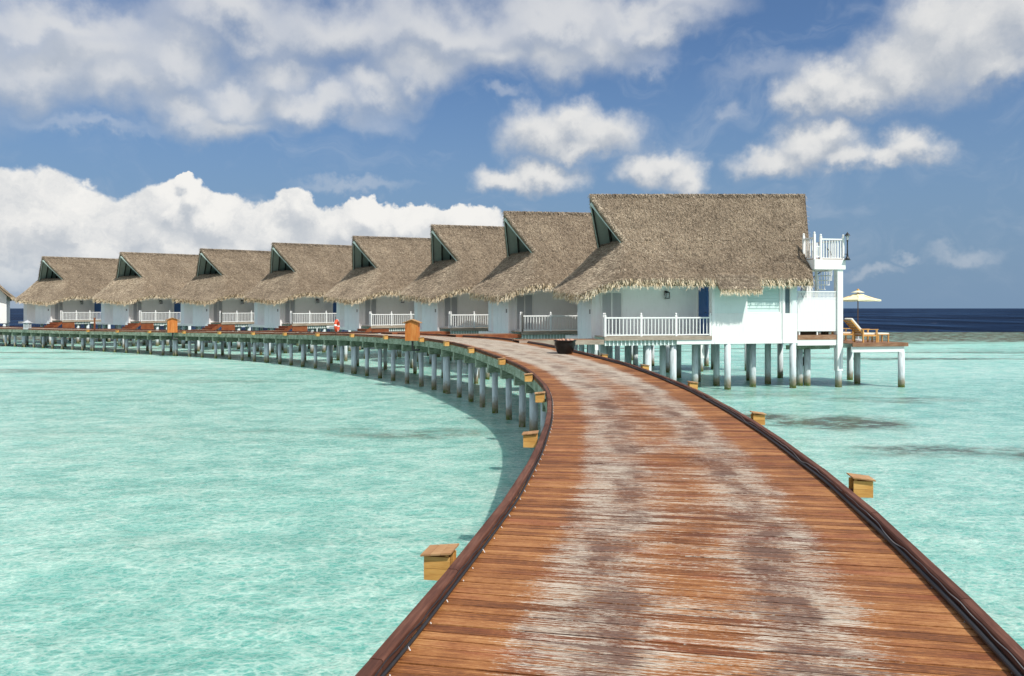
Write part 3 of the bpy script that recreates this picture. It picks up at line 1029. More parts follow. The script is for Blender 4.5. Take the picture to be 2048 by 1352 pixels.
b0 = pts + np.array([0, 0, 1.0]) * rng.uniform(-.16, .04, (620, 1)) + np.array([0, -.02, 0])
tp = b0 + np.stack([rng.normal(0, .06, 620), -rng.uniform(.02, .12, 620), -rng.uniform(.10, .27, 620)], 1)
me = tri_soup(b0, tp, 0.013, rng.beta(2, 1.6, 620))
me.materials.append(MAT['thatch_fringe'])
link('thatch_fringe', me, apron, 'stuff')

# --- gable opening at the front: barge boards, painted soffit between dark rafters, dark infill
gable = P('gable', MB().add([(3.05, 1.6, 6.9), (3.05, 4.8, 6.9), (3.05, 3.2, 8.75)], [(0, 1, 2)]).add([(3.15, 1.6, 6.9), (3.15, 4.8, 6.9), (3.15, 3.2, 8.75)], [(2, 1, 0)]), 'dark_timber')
for side in (-1, 1):
    def under_pt(s_, f, dz):
        v_ = 3.2 + side * 1.9 * (1 - f)
        return (s_, v_, 6.62 + 2.27 * f + .03 * s_ * (.5 + .5 * f) - dz)
    sf = lambda f: 1.5 + (0.45 - 1.5) * f
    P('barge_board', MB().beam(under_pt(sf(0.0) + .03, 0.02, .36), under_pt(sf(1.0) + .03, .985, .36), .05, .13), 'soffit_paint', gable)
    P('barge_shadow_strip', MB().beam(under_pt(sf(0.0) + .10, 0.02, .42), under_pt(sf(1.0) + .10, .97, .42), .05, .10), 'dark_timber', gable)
    NPAN = 4
    for i in range(NPAN):
        g0, g1 = .12 + i * .62, .12 + (i + 1) * .62
        a = [under_pt(sf(f) + g, f, .335) for f, g in ((.0, g0), (.0, g1), (.98, g1), (.98, g0))]
        b = [(q_[0], q_[1], q_[2] - .02) for q_ in a]
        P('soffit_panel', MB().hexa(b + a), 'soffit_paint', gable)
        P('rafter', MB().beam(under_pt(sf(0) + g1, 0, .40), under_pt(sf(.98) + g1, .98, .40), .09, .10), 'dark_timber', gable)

# --- walls
P('wall', MB().box(0, .12, 1.5, 3.65, 2.03, 4.95), 'pale_blue_paint')
P('wall', MB().box(.12, .80, 3.53, 3.65, 2.03, 4.95), 'pale_blue_paint')
fw = P('wall', MB().box(.80, .92, 3.651, 6.40, 2.03, 4.95), 'pale_blue_paint')
P('wall_panel', MB().box(.765, .80, 3.95, 5.85, 2.20, 4.6), 'white_paint', fw)
P('wall', MB().box(.92, 9.2, 6.28, 6.40, 2.03, 4.9), 'white_paint')
rw = P('wall', MB().box(.12, 5.05, 1.5, 1.62, 2.03, 4.95), 'recess_paint')
P('wall', MB().box(5.05, 5.17, .0, 1.5, 2.03, 4.75), 'recess_paint')
blk = P('wall', MB().box(5.17, 9.2, 0, .12, 2.03, 3.38), 'white_paint')
P('upper_panel', MB().box(5.173, 6.70, .006, .118, 3.383, 4.75), 'mint_paint', blk)
P('upper_panel', MB().box(8.40, 8.56, .006, .118, 3.383, 4.75), 'mint_paint', blk)
P('upper_panel', MB().box(8.90, 9.197, .006, .118, 3.383, 4.75), 'mint_paint', blk)
P('upper_panel', MB().box(6.703, 8.397, .008, .116, 4.55, 4.75), 'mint_paint', blk)
P('upper_panel', MB().box(8.563, 8.897, .008, .116, 4.55, 4.75), 'mint_paint', blk)
P('trim_board', MB().box(8.45, 8.53, -.035, .004, 2.05, 4.75), 'white_trim', blk)
P('trim_board', MB().box(5.17, 9.2, -.018, -.001, 2.03, 2.16), 'white_trim', blk)
P('corner_post', MB().box(-.03, .14, 1.42, 1.499, 2.05, 4.9), 'white_trim')
P('wall', MB().box(9.08, 9.2, .12, 6.28, 2.03, 4.9), 'white_paint')
P('rear_gable_wall', MB().add([(9.1, .0, 4.9), (9.1, 6.4, 4.9), (9.1, 3.2, 8.5), (9.2, .0, 4.9), (9.2, 6.4, 4.9), (9.2, 3.2, 8.5)],
                              [(0, 2, 1), (3, 4, 5), (0, 1, 4, 3), (1, 2, 5, 4), (2, 0, 3, 5)]), 'white_paint')
win = P('window', MB().box(6.703, 6.76, .02, .10, 3.385, 4.548).box(8.34, 8.397, .02, .10, 3.385, 4.548)
        .box(6.76, 8.34, .02, .10, 4.49, 4.548).box(6.76, 8.34, .02, .10, 3.385, 3.44), 'white_trim')
for i in range(7):
    z0 = 3.445 + i * .149
    P('blind_slat', MB().hexa([(6.765, .045, z0), (8.335, .045, z0), (8.335, .07, z0), (6.765, .07, z0),
                               (6.765, .065, z0 + .145), (8.335, .065, z0 + .145), (8.335, .09, z0 + .145), (6.765, .09, z0 + .145)]), 'louvre_blind', win)
win2 = P('window', MB().box(8.563, 8.61, .02, .10, 3.385, 4.548).box(8.85, 8.897, .02, .10, 3.385, 4.548), 'white_trim')
P('pane', MB().box(8.61, 8.85, .07, .08, 3.385, 4.548), 'window_glass', win2)
for v_ in (1.9, 2.5, 3.1):
    P('batten', MB().box(-.012, -.0005, v_ - .02, v_ + .02, 2.06, 4.9), 'pale_blue_paint')
P('floor_slab', MB().box(.13, 9.07, 1.63, 6.27, 2.05, 2.25), 'white_paint')
P('fascia_board', MB().box(3.4, 5.05, .012, .09, 2.03, 2.235), 'white_trim')

# --- louvred double door in the recess
door = P('door', MB().box(.38, .44, 1.455, 1.498, FL, 4.42).box(1.40, 1.46, 1.455, 1.498, FL, 4.42).box(.44, 1.40, 1.455, 1.498, 4.36, 4.42), 'white_trim', label='grey louvred double door')
for i in range(2):
    a, b = .445 + i * .478, .445 + (i + 1) * .478 - .004
    leaf = P('door_leaf', MB().box(a, a + .035, 1.462, 1.492, FL + .01, 4.355).box(b - .035, b, 1.462, 1.492, FL + .01, 4.355)
             .box(a + .035, b - .035, 1.462, 1.492, 4.29, 4.355).box(a + .035, b - .035, 1.462, 1.492, FL + .01, FL + .10).box(a + .035, b - .035, 1.492, 1.497, FL + .1, 4.29), 'white_trim', door)
    for j in range(7):
        c_ = a + .062 + j * .058
        P('slat', MB().box(c_ - .017, c_ + .017, 1.468, 1.486, FL + .10, 4.29), 'grey_slat', door)
# --- blue door on the cross wall
bd = P('door', MB().box(5.005, 5.047, .32, 1.28, FL + .01, 4.55), 'blue_door_paint', label='blue panelled door')
for z0, z1 in ((2.55, 3.35), (3.5, 4.4)):
    P('door_panel', MB().box(4.992, 5.004, .45, 1.15, z0, z1), 'blue_door_paint', bd)
P('handle', MB().tube([(4.985, .42, 3.42), (4.94, .42, 3.42), (4.94, .54, 3.42)], .012, 6), 'black_metal', bd)
# --- wall lantern
wl = P('wall_lantern', MB().box(3.44, 3.56, 1.46, 1.498, 4.22, 4.40).box(3.47, 3.53, 1.32, 1.46, 4.34, 4.37), 'black_metal')
P('lantern_cap', MB().add([(3.38, 1.24, 4.30), (3.62, 1.24, 4.30), (3.62, 1.44, 4.30), (3.38, 1.44, 4.30), (3.5, 1.34, 4.40)], [(0, 1, 4), (1, 2, 4), (2, 3, 4), (3, 0, 4), (3, 2, 1, 0)]), 'black_metal', wl)
P('lantern_glass', MB().box(3.42, 3.58, 1.27, 1.41, 4.06, 4.295), 'lamp_glass', wl)
P('lantern_cage', MB().box(3.405, 3.595, 1.255, 1.425, 4.03, 4.058).beam((3.41, 1.26, 4.06), (3.41, 1.26, 4.30), .02, .02, (1, 0, 0)).beam((3.59, 1.26, 4.06), (3.59, 1.26, 4.30), .02, .02, (1, 0, 0)), 'black_metal', wl)
P('switch_plate', MB().box(-.02, -.001, 1.72, 1.84, 3.35, 3.55), 'grey_wire')

# --- porch floor, beam, skirt and railing
pf = MB()
for i in range(13):
    pf.box(.10, 5.0, .055 + i * .11, .155 + i * .11, FL - .035, FL)
P('porch_floor', pf, 'grey_timber')
P('porch_ceiling', MB().box(1.25, 5.04, .06, 1.49, 4.70, 4.73), 'white_paint')  # unseen behind the eaves, added white to bounce light onto the recess walls
P('porch_beam', MB().box(.08, 5.04, -.03, .045, FL - .17, FL + .003), 'grey_timber')
P('porch_joist', MB().box(.1, 5.0, .10, .20, 2.0, 2.2).box(.1, 5.0, 1.1, 1.2, 2.0, 2.2), 'soffit_paint')
for i in range(18):
    c_ = .12 + i * .18
    P('skirt_slat', MB().box(c_, c_ + .055, .052, .072, 1.99, 2.215), 'mint_paint')


def railing(name, pts, z0, parent, posts_at, bal=9, hgt=.80, post_h=.98, lab=None):
    """posts with round caps, two rails, balusters, between consecutive points"""
    r = link(name, None, parent)
    pm = MB().box(-.045, .045, -.045, .045, 0, post_h - .08)
    pm.lathe([(.0, post_h + .04), (.035, post_h + .02), (.05, post_h - .02), (.035, post_h - .06), (.05, post_h - .08), (.0, post_h - .08)], 10)
    pmesh = pm.mesh('post', MAT['white_trim'])
    bmesh_ = MB().box(-.017, .017, -.014, .014, .085, hgt - .03).mesh('baluster', MAT['white_trim'])
    for p_ in pts:
        link('post', pmesh, r, loc=(p_[0], p_[1], z0))
    for a, b in zip(pts[:-1], pts[1:]):
        A, B_ = Vector((a[0], a[1], z0)), Vector((b[0], b[1], z0))
        d = (B_ - A).normalized() * .046
        link('rail', MB().beam(A + d + Vector((0, 0, hgt)), B_ - d + Vector((0, 0, hgt)), .07, .06).mesh('rail', MAT['white_trim']), r)
        link('rail', MB().beam(A + d + Vector((0, 0, .06)), B_ - d + Vector((0, 0, .06)), .05, .05).mesh('rail', MAT['white_trim']), r)
        n_ = max(1, int(round((B_ - A).length / .18)) - 1) if bal is None else bal
        for i in range(n_):
            f = (i + 1) / (n_ + 1)
            link('baluster', bmesh_, r, loc=A.lerp(B_, f))
    return r


railing('railing', [(.12, .02), (1.75, .02), (3.36, .02), (4.97, .02)], FL, bung, None)
railing('railing', [(.12, .02), (.12, .20)], FL, bung, None, bal=0)

# --- rear terrace
P('terrace_floor', MB().box(9.21, 11.55, .05, 5.2, FL - .04, FL), 'deck_timber')
P('terrace_beam', MB().box(9.21, 11.22, -.03, .045, 2.18, FL + .002), 'deck_timber')
P('terrace_edge_beam', MB().box(9.21, 11.17, -.012, .06, 1.92, 2.178), 'white_trim')
P('terrace_edge_beam', MB().box(11.35, 11.50, .20, 5.2, 1.92, 2.34), 'white_trim')
fence = P('privacy_screen', MB().box(9.21, 11.17, -.01, .03, 4.035, 4.085).box(9.21, 11.17, -.01, .03, 4.335, 4.385).box(9.21, 11.17, .01, .04, 2.60, 2.66)
          .box(9.30, 9.36, .031, .08, FL, 4.33).box(10.2, 10.26, .031, .08, FL, 4.33), 'white_trim')
for i in range(14):
    c_ = 9.215 + i * .14
    P('screen_board', MB().box(c_, c_ + .136, 0, .02, 2.56, 4.03), 'white_paint', fence)
lat = MB()
for i in range(29):
    c_ = 9.22 + i * .0675
    lat.box(c_, c_ + .022, .002, .010, 4.086, 4.334)
for i in range(4):
    z0 = 4.105 + i * .062
    lat.box(9.215, 11.165, .0105, .018, z0, z0 + .022)
P('lattice', lat, 'white_trim', fence)
# roof terrace on columns
P('column', bevelled_box(11.18, 11.46, -.08, .20, 0.75, 5.37), 'white_trim')
P('column', bevelled_box(11.18, 11.46, 2.45, 2.73, FL, 5.37), 'white_trim')
P('column', bevelled_box(10.0, 10.25, 2.45, 2.70, FL, 5.37), 'white_trim')
P('upper_deck', MB().box(9.98, 11.55, -.14, 2.85, 5.371, 5.82), 'white_trim')
P('upper_floor', MB().box(10.02, 11.5, -.10, 2.80, 5.823, 5.85), 'deck_timber')
railing('railing', [(10.34, -.06), (11.48, -.06)], 5.82, bung, None, bal=7, hgt=.92, post_h=1.12)
railing('railing', [(11.48, -.06), (11.48, 2.75)], 5.82, bung, None, bal=14, hgt=.92, post_h=1.12)
railing('railing', [(10.02, .80), (10.02, -.06)], 5.82, bung, None, bal=4, hgt=.98, post_h=1.22)
railing('railing', [(11.48, 2.75), (10.05, 2.75)], 5.82, bung, None, bal=9, hgt=.92, post_h=1.12)
gate = P('gate', MB().box(10.08, 10.29, -.075, -.045, 6.38, 6.43).box(10.08, 10.29, -.075, -.045, 5.92, 5.97), 'white_trim')
for i in range(3):
    P('baluster', MB().box(10.11 + i * .065, 10.135 + i * .065, -.073, -.047, 5.97, 6.38), 'white_trim', gate)
# black lamp post on the corner of the roof terrace
lp = P('terrace_lamp', MB().lathe([(.0, 5.82), (.10, 5.82), (.10, 5.87), (.05, 5.95), (.032, 6.1), (.026, 6.62), (.045, 6.65), (.03, 6.68), (.06, 6.70)], 12, 11.60, -.20), 'black_metal', smooth=False)
P('lamp_arm', MB().box(11.46, 11.60, -.21, -.19, 6.05, 6.08).box(11.44, 11.70, -.30, -.141, 5.79, 5.82), 'black_metal', lp)
P('lamp_glass', MB().lathe([(.045, 6.70), (.085, 6.90), (.0, 6.90)], 6, 11.60, -.20), 'lamp_glass', lp)
P('lamp_cap', MB().lathe([(.13, 6.90), (.10, 6.95), (.04, 7.02), (.015, 7.06), (.0, 7.09)], 10, 11.60, -.20).lathe([(.0, 6.898), (.13, 6.90)], 10, 11.60, -.20), 'black_metal', lp)
# spiral stair
st = P('spiral_stair', MB().tube([(11.02, 1.35, FL), (11.02, 1.35, 6.7)], .07, 10), 'white_trim')
hand = []
for i in range(15):
    a = R(250 - i * 24)
    z0 = FL + .2 + i * .21
    d0, d1 = a - R(13), a + R(13)
    cc = (11.02, 1.35)
    P('stair_tread', MB().hexa([(cc[0] + .08 * math.cos(d0), cc[1] + .08 * math.sin(d0), z0), (cc[0] + .70 * math.cos(d0), cc[1] + .70 * math.sin(d0), z0),
                                (cc[0] + .70 * math.cos(d1), cc[1] + .70 * math.sin(d1), z0), (cc[0] + .08 * math.cos(d1), cc[1] + .08 * math.sin(d1), z0),
                                (cc[0] + .08 * math.cos(d0), cc[1] + .08 * math.sin(d0), z0 + .04), (cc[0] + .70 * math.cos(d0), cc[1] + .70 * math.sin(d0), z0 + .04),
                                (cc[0] + .70 * math.cos(d1), cc[1] + .70 * math.sin(d1), z0 + .04), (cc[0] + .08 * math.cos(d1), cc[1] + .08 * math.sin(d1), z0 + .04)]), 'white_trim', st)
    for dd in (-.16, .07):
        x0, y0 = cc[0] + .69 * math.cos(a + dd), cc[1] + .69 * math.sin(a + dd)
        P('baluster', MB().tube([(x0, y0, z0 + .03), (x0, y0, z0 + .9)], .017, 5), 'white_trim', st)
    hand.append((cc[0] + .69 * math.cos(a), cc[1] + .69 * math.sin(a), z0 + .92))
P('handrail', MB().tube(hand, .024, 7), 'black_metal', st)
# sun deck, one step lower
dk = P('sun_deck', MB().box(11.52, 14.36, -.72, -.66, 1.87, 2.045).box(14.30, 14.36, -.66, 3.4, 1.87, 2.045), 'deck_timber')
for i in range(36):
    y0 = -.655 + i * .112
    P('deck_board', MB().box(11.52, 14.298, y0, y0 + .104, 2.0, 2.035), 'deck_timber', dk)
P('deck_beam', MB().box(11.55, 14.22, -.63, -.53, 1.62, 1.868).box(14.12, 14.22, -.53, 3.3, 1.62, 1.868).box(11.55, 14.12, 3.2, 3.3, 1.62, 1.868), 'white_trim')
# ladder down to the water
ld = P('ladder', MB().beam((9.9, 1.2, .15), (10.55, 1.2, 1.95), .05, .12).beam((9.9, 1.75, .15), (10.55, 1.75, 1.95), .05, .12), 'ladder_timber')
for i in range(6):
    f = (i + .7) / 6.4
    P('rung', MB().box(9.84 + .65 * f, 10.02 + .65 * f, 1.225, 1.725, .15 + 1.8 * f, .19 + 1.8 * f), 'ladder_timber', ld)
P('cross_beam', MB().box(9.2, 11.4, .85, .95, 1.70, 1.90), 'green_beam')
# piles
pile_me = {}
for (s_, v_, top) in [(3.35, .30, 2.0), (5.85, .12, 2.03), (9.05, .12, 2.03), (.55, 1.55, 2.03), (.6, 3.5, 2.03), (.95, 6.2, 2.03), (2.2, .35, 2.0),
                      (3.4, 1.6, 2.03), (3.4, 3.6, 2.03), (3.4, 6.2, 2.03), (4.75, 1.1, 2.03), (6.2, 1.9, 2.03), (6.2, 3.9, 2.03), (6.2, 6.2, 2.03), (7.5, .9, 2.03),
                      (9.0, 2.2, 2.03), (9.0, 4.0, 2.03), (9.0, 6.2, 2.03), (10.3, .95, 1.7), (10.0, 1.1, 1.7), (11.32, .06, 1.93), (11.3, 2.6, 1.93), (11.3, 5.0, 1.93),
                      (14.1, -.58, 1.62), (13.2, 1.35, 2.0), (14.1, 3.2, 1.62), (11.7, 3.2, 1.62)]:
    kx = round(top, 2)
    if kx not in pile_me:
        pile_me[kx] = MB().tube([(0, 0, -.8), (0, 0, top)], .145, 14).mesh('pile', MAT['pile_concrete'], True)
    link('pile', pile_me[kx], bung, loc=(s_, v_, 0))

# --- copies along the boardwalk: pixel of the gable peak, turn (degrees between the view axis and the ridge)
SPOTS = [(1180, 390, 78.0), (1008, 425, 66.5), (863, 451, 57.0), (706, 471, 50.0), (545, 486, 40.0), (401, 497, 31.0), (241, 505, 26.0), (85, 513, 21.5)]
LABELS = [None,
          'second bungalow from the right, its roof partly hidden by the largest one, behind the pot',
          'third bungalow from the right, its porch railing right of the wooden hut-shaped cabinet',
          'fourth bungalow from the right, its railing directly left of the wooden hut-shaped cabinet',
          'fifth bungalow from the right, behind the red life ring on the boardwalk',
          'sixth bungalow from the right, just right of the smaller far cabinet on the boardwalk',
          'seventh bungalow from the right, second whole one from the left end of the row',
          'leftmost whole thatched bungalow in the row, its hip roof standing against open sky']
roots = [bung]
for i in range(1, 8):
    c_ = copy_tree(bung)
    c_['label'] = LABELS[i]
    roots.append(c_)
DIST_K = [1.0, 1.0, 1.0, 1.0, 1.0, 1.0, 1.0, 1.0]
ORI = []
for root, (px, py, th) in zip(roots, SPOTS):
    Zp = 1600 * 5.30 / (616.7 - py)
    Xp = (px - 1024) / 1600 * Zp
    rot = R(90 - th)
    u = Vector((math.cos(rot), math.sin(rot)))
    n_ = Vector((-math.sin(rot), math.cos(rot)))
    O = Vector((Xp, Zp)) - u * .45 - n_ * 3.2
    root.location = (O.x, O.y, 0)
    root.rotation_euler = (0, 0, rot)
    ORI.append((O, u, n_, rot))
    if root is not bung:
        root.scale = (1.0, 1.0, random.uniform(.992, 1.008))
# one more at the end of the row, turned the other way, only its corner shows at the left edge
b9 = copy_tree(bung)
b9['label'] = 'bungalow cut off by the left picture edge, only a roof corner and wall showing'
rot = R(-60)
u, n_ = Vector((math.cos(rot), math.sin(rot))), Vector((-math.sin(rot), math.cos(rot)))
corner = Vector(((13 - 1024) / 1600 * 84, 84.0))
O = corner - u * 9.2 - n_ * 6.4
b9.location = (O.x, O.y, 0)
b9.rotation_euler = (0, 0, rot)

# --- walkway and steps from the boardwalk to each porch, parts of that bungalow
sgrid = np.arange(0, PATH_LEN, .1)
bwp = np.array([[*bw(s_, 1.60)[:]] for s_ in sgrid])
for i, (root, (O, u, n_, rot)) in enumerate(zip(roots, ORI)):
    # where the line from the porch along -u meets the right edge of the boardwalk
    best = None
    for L in np.arange(.4, 9, .05):
        p = O - u * L + n_ * .7
        d = np.hypot(bwp[:, 0] - p.x, bwp[:, 1] - p.y)
        if best is None or d.min() < best[0]:
            best = (d.min(), L, bwp[d.argmin(), 2])
    _, L, dz_ = best
    L = min(L + .25, 8)
    gap = FL - dz_
    wz = dz_ + .10 if gap < .38 else dz_ + .03
    nst = max(0, int(round((FL - wz) / .165)) - 1)
    x1 = .06 - nst * .28
    wk = link('walkway', MB().box(-L, x1, -.02, .05, wz - .20, wz - .002).box(-L, x1, 1.35, 1.42, wz - .20, wz - .002).mesh('walkway', MAT['grey_timber' if i == 0 else 'red_timber']), root)
    nb = int((x1 + L) / .112)
    bmesh_ = MB().box(0, .104, .0, 1.40, -.032, 0).mesh('walkway_board', MAT['deck_timber'])
    for b in range(nb):
        link('walkway_board', bmesh_, wk, loc=(-L + b * .112, 0, wz + random.uniform(0, .003)))
    for k_ in range(nst):
        z1 = wz + (k_ + 1) * (FL - wz) / (nst + 1)
        link('step', MB().box(x1 + k_ * .28, x1 + (k_ + 1) * .28 + .02, .06, 1.40, z1 - .045, z1).box(x1 + k_ * .28 + .02, x1 + k_ * .28 + .04, .08, 1.38, z1 - .17, z1 - .046).mesh('step', MAT['red_timber']), root)
    if nst:
        link('step_stringer', MB().beam((x1 - .1, .02, wz - .1), (.12, .02, FL - .18), .05, .24).mesh('step_stringer', MAT['red_timber']), root)
        link('skirt_panel', MB().box(.14, 1.55, .02, .05, wz - .10, FL - .17).mesh('skirt_panel', MAT['red_timber']), root)
    mp = MB().tube([(0, 0, -.8), (0, 0, wz - .2)], .11, 12).mesh('pile', MAT['pile_concrete'], True)
    for sx in ((-L * .5, .15), (-L * .5, 1.25)):
        link('pile', mp, root, loc=(sx[0], sx[1], 0))


# ------------------------------------------------------------------ things on and beside the boardwalk
def light_box_meshes():
    d = {}
    d['front'] = [MB().box(-.16, .16, -.155, -.135, .0 + i * .132, .128 + i * .132) for i in range(2)]
    d['back'] = [MB().box(-.16, .16, .135, .155, .0 + i * .132, .128 + i * .132) for i in range(2)]
    return d


lb = light_box_meshes()
lb_f = [x_.mesh('side_board', MAT['honey_timber']) for x_ in lb['front'] + lb['back']]
lb_s = MB().box(-.16, -.14, -.134, .134, 0, .262).mesh('end_board', MAT['honey_timber'])
lz = lambda x_: .268 + .040 * (x_ + .19) / .38
lb_lid = [MB().hexa([(a, -.20, lz(a)), (a + .122, -.20, lz(a + .122)), (a + .122, .20, lz(a + .122)), (a, .20, lz(a)),
                     (a, -.20, lz(a) + .02), (a + .122, -.20, lz(a + .122) + .02), (a + .122, .20, lz(a + .122) + .02), (a, .20, lz(a) + .02)]).mesh('lid_board', MAT['lid_timber']) for a in (-.19, -.064, .062)]
lb_post = MB().box(.10, .135, -.134, -.10, .0, .295).box(.10, .135, .10, .134, .0, .295).mesh('post', MAT['honey_timber'])
lb_in = MB().box(-.138, .10, -.132, .132, .01, .08).mesh('lamp_base', MAT['black_metal'])
lb_gl = MB().box(.02, .10, -.06, .06, .09, .20).mesh('lamp', MAT['lamp_glass'])
lb_br = MB().box(.11, .20, -.05, .05, .0, .10).mesh('bracket', MAT['kerb_timber'])


def light_box(loc, rz, label, group):
    t_ = thing('light_box', label, 'light box', loc, rz, group)
    t_.scale = (.61, .61, .66)
    for x_ in lb_f:
        link('side_board', x_, t_)
    link('end_board', lb_s, t_)
    for x_ in lb_lid:
        link('lid_board', x_, t_)
    link('lamp_base', lb_in, t_)
    link('lamp', lb_gl, t_)
    link('post', lb_post, t_)
    link('bracket', lb_br, t_)
    return t_


ORD = ['nearest', 'second', 'third', 'fourth', 'fifth', 'sixth', 'seventh', 'eighth', 'ninth', 'tenth', 'eleventh', 'twelfth', 'thirteenth', 'fourteenth', 'fifteenth', 'sixteenth', 'seventeenth', 'eighteenth', 'nineteenth', 'twentieth']


def boxes(side, ys, cnt_far, side_word):
    n_ = 0
    sl = [s_at_y(yv, side * 1.9) for yv in ys]
    while len(sl) < cnt_far:
        sl.append(sl[-1] + 4.6)
    for s_ in sl:
        if s_ > PATH_LEN - 2:
            break
        p = bw(s_, side * (1.835 if side < 0 else 1.92))
        X, Y, Z, a, b = frame(s_)
        rz = math.atan2(b, a) - math.pi / 2 + (0 if side < 0 else math.pi)
        lab = f'{ORD[n_]} small wooden light box from the camera along the {side_word} edge of the boardwalk'
        light_box((p.x, p.y, p.z - .085), rz, lab, f'light boxes on the {side_word} boardwalk edge')
        n_ += 1


boxes(-1, (5.95, 11.5, 16.9, 21.0, 25.0, 29.0, 32.6, 35.6), 18, 'left')
boxes(1, (8.5, 13.7, 19.2, 23.4, 26.8, 30.4, 34.5), 9, 'right')

# rope light and cable along the inside of both kerbs
for side, lab in ((-1, 'black cable with white clips along the left kerb of the boardwalk'), (1, 'black conduit with loose grey wire along the right kerb of the boardwalk')):
    pts = [bw(s_, side * ((1.597 if side < 0 else 1.588) + .004 * math.sin(s_ * 2.1)), .026 + .003 * math.sin(s_ * 3.3)) for s_ in np.arange(.3, S0 + 40, .16)]
    cb = MB().tube(pts, .012 if side < 0 else .018, 7).build('cable', MAT['black_cable'], smooth=True)
    tag(cb, lab, 'cable', 'cables along the boardwalk kerbs')
    pts = []
    for s_ in np.arange(.3, S0 + 32, .05):
        loose = max(0, math.sin(s_ * 1.9 + side)) ** 8 * (.022 if side > 0 else .006) + .002 * math.sin(s_ * 17)
        pts.append(bw(s_, side * (1.604 - loose), .066 - loose * .9 + .002 * math.sin(s_ * 9)))
    MB().tube(pts, .0038, 5).build('wire', MAT['black_cable' if side < 0 else 'grey_wire'], cb, smooth=True)
    cl = MB()
    for s_ in np.arange(.5, S0 + 24, .36 if side < 0 else .6):
        s2 = s_ + random.uniform(-.05, .05)
        p0, p1 = bw(s2, side * 1.572, .005), bw(s2, side * 1.61, .066)
        cl.beam(p0, p0.lerp(p1, random.uniform(.12, .45)), .005, .004, (0, 1, 0))
    cl.build('clip', MAT['white_trim' if side < 0 else 'grey_wire'], cb, kind='stuff')

# large glazed pot on the right side of the deck
s_p = s_at_y(28.2, 1.2)
pp = bw(s_p, 1.12)
pot = thing('pot', 'large dark glazed pot standing at the right edge of the boardwalk', 'pot', (pp.x, pp.y, pp.z))
pr_ = [(.0, .0), (.24, .0), (.27, .03), (.335, .20), (.375, .34), (.365, .41), (.375, .43), (.40, .44), (.40, .475), (.375, .48), (.345, .47), (.335, .40), (.0, .39)]
MB().lathe(pr_, 32).build('pot_body', MAT['pot_glaze'], pot, smooth=True)
MB().lathe([(.334, .425), (.2, .44), (.0, .455)], 24).build('soil', MAT['deck_timber'], pot, smooth=True)
sm_ = MB().lathe([(.0, .0), (.05, .01), (.06, .03), (.03, .055), (.0, .06)], 8).mesh('shell', MAT['shell_pink'], True)
for i in range(11):
    a = i * .571
    o = link('shell', sm_, pot, loc=(.27 * math.cos(a), .27 * math.sin(a), .44 + random.uniform(-.01, .02)))
    o.rotation_euler = (random.uniform(-.6, .6), random.uniform(-.6, .6), a)


def cabinet(loc, rz, label, sc=1.0):
    t_ = thing('cabinet', label, 'cabinet', loc, rz, 'hut shaped cabinets on the boardwalk edge')
    t_.scale = (sc, sc, sc)
    for i in range(6):
        x0 = -.30 + i * .10
        top = .72
        MB().box(x0 + .002, x0 + .098, -.20, -.18, -.10, top).build('front_board', MAT['cabinet_timber'], t_)
    MB().box(-.30, -.28, -.179, .20, -.10, .72).build('side_panel', MAT['mint_paint' if False else 'lid_timber'], t_)
    MB().box(.28, .30, -.179, .20, -.10, .72).build('side_panel', MAT['cabinet_timber'], t_)
    MB().box(-.28, .28, .18, .20, -.10, .72).build('back_panel', MAT['cabinet_timber'], t_)
    MB().add([(-.30, -.19, .721), (.30, -.19, .721), (0, -.19, .84), (-.30, .19, .721), (.30, .19, .721), (0, .19, .84)], [(0, 1, 2), (5, 4, 3), (0, 3, 4, 1)]).build('pediment', MAT['cabinet_timber'], t_)
    for sgn_ in (-1, 1):
        MB().hexa([(0, -.27, .845), (sgn_ * .40, -.27, .69), (sgn_ * .40, .27, .69), (0, .27, .845), (0, -.27, .875), (sgn_ * .40, -.27, .72), (sgn_ * .40, .27, .72), (0, .27, .875)]).build('roof_board', MAT['lid_timber'], t_)
    MB().tube([(.02, -.10, -.12), (.02, -.10, -.52), (.30, -.10, -.52), (.30, .02, -.52)], .05, 8).build('conduit', MAT['black_cable'], t_)
    return t_


p = bw(s_at_y(36.3, -1.9), -1.98)
cabinet((p.x, p.y, p.z + .05), R(-4), 'orange wooden hut-shaped cabinet with pitched roof on the left boardwalk edge')
p = bw(s_at_y(59.8, -1.9), -1.98)
cabinet((p.x, p.y, p.z + .10), R(30), 'smaller far orange hut-shaped cabinet on the boardwalk edge further left', 1.15)

# life ring on a post
s_r = s_at_y(45.6, -1.5)
p = bw(s_r, -1.55)
ring = thing('life_ring', 'red and white life ring hanging on a post at the far boardwalk edge', 'life ring', (p.x, p.y, p.z), R(86))
MB().tube([(0, 0, 0), (0, 0, 1.05)], .03, 8).build('post', MAT['grey_wire'], ring)


def torus_part(a0, a1, R_, r_, cz, n=10):
    pts = [(R_ * math.sin(a), -.06, cz + R_ * math.cos(a)) for a in np.linspace(a0, a1, n)]
    return MB().tube(pts, r_, 10)


for i in range(4):
    torus_part(i * math.pi / 2 + .25, (i + 1) * math.pi / 2 - .02, .29, .085, .52).build('ring_segment', MAT['life_ring_red'], ring, smooth=True)
    torus_part(i * math.pi / 2 - .02, i * math.pi / 2 + .25, .29, .088, .52, 5).build('ring_band', MAT['white_trim'], ring, smooth=True)
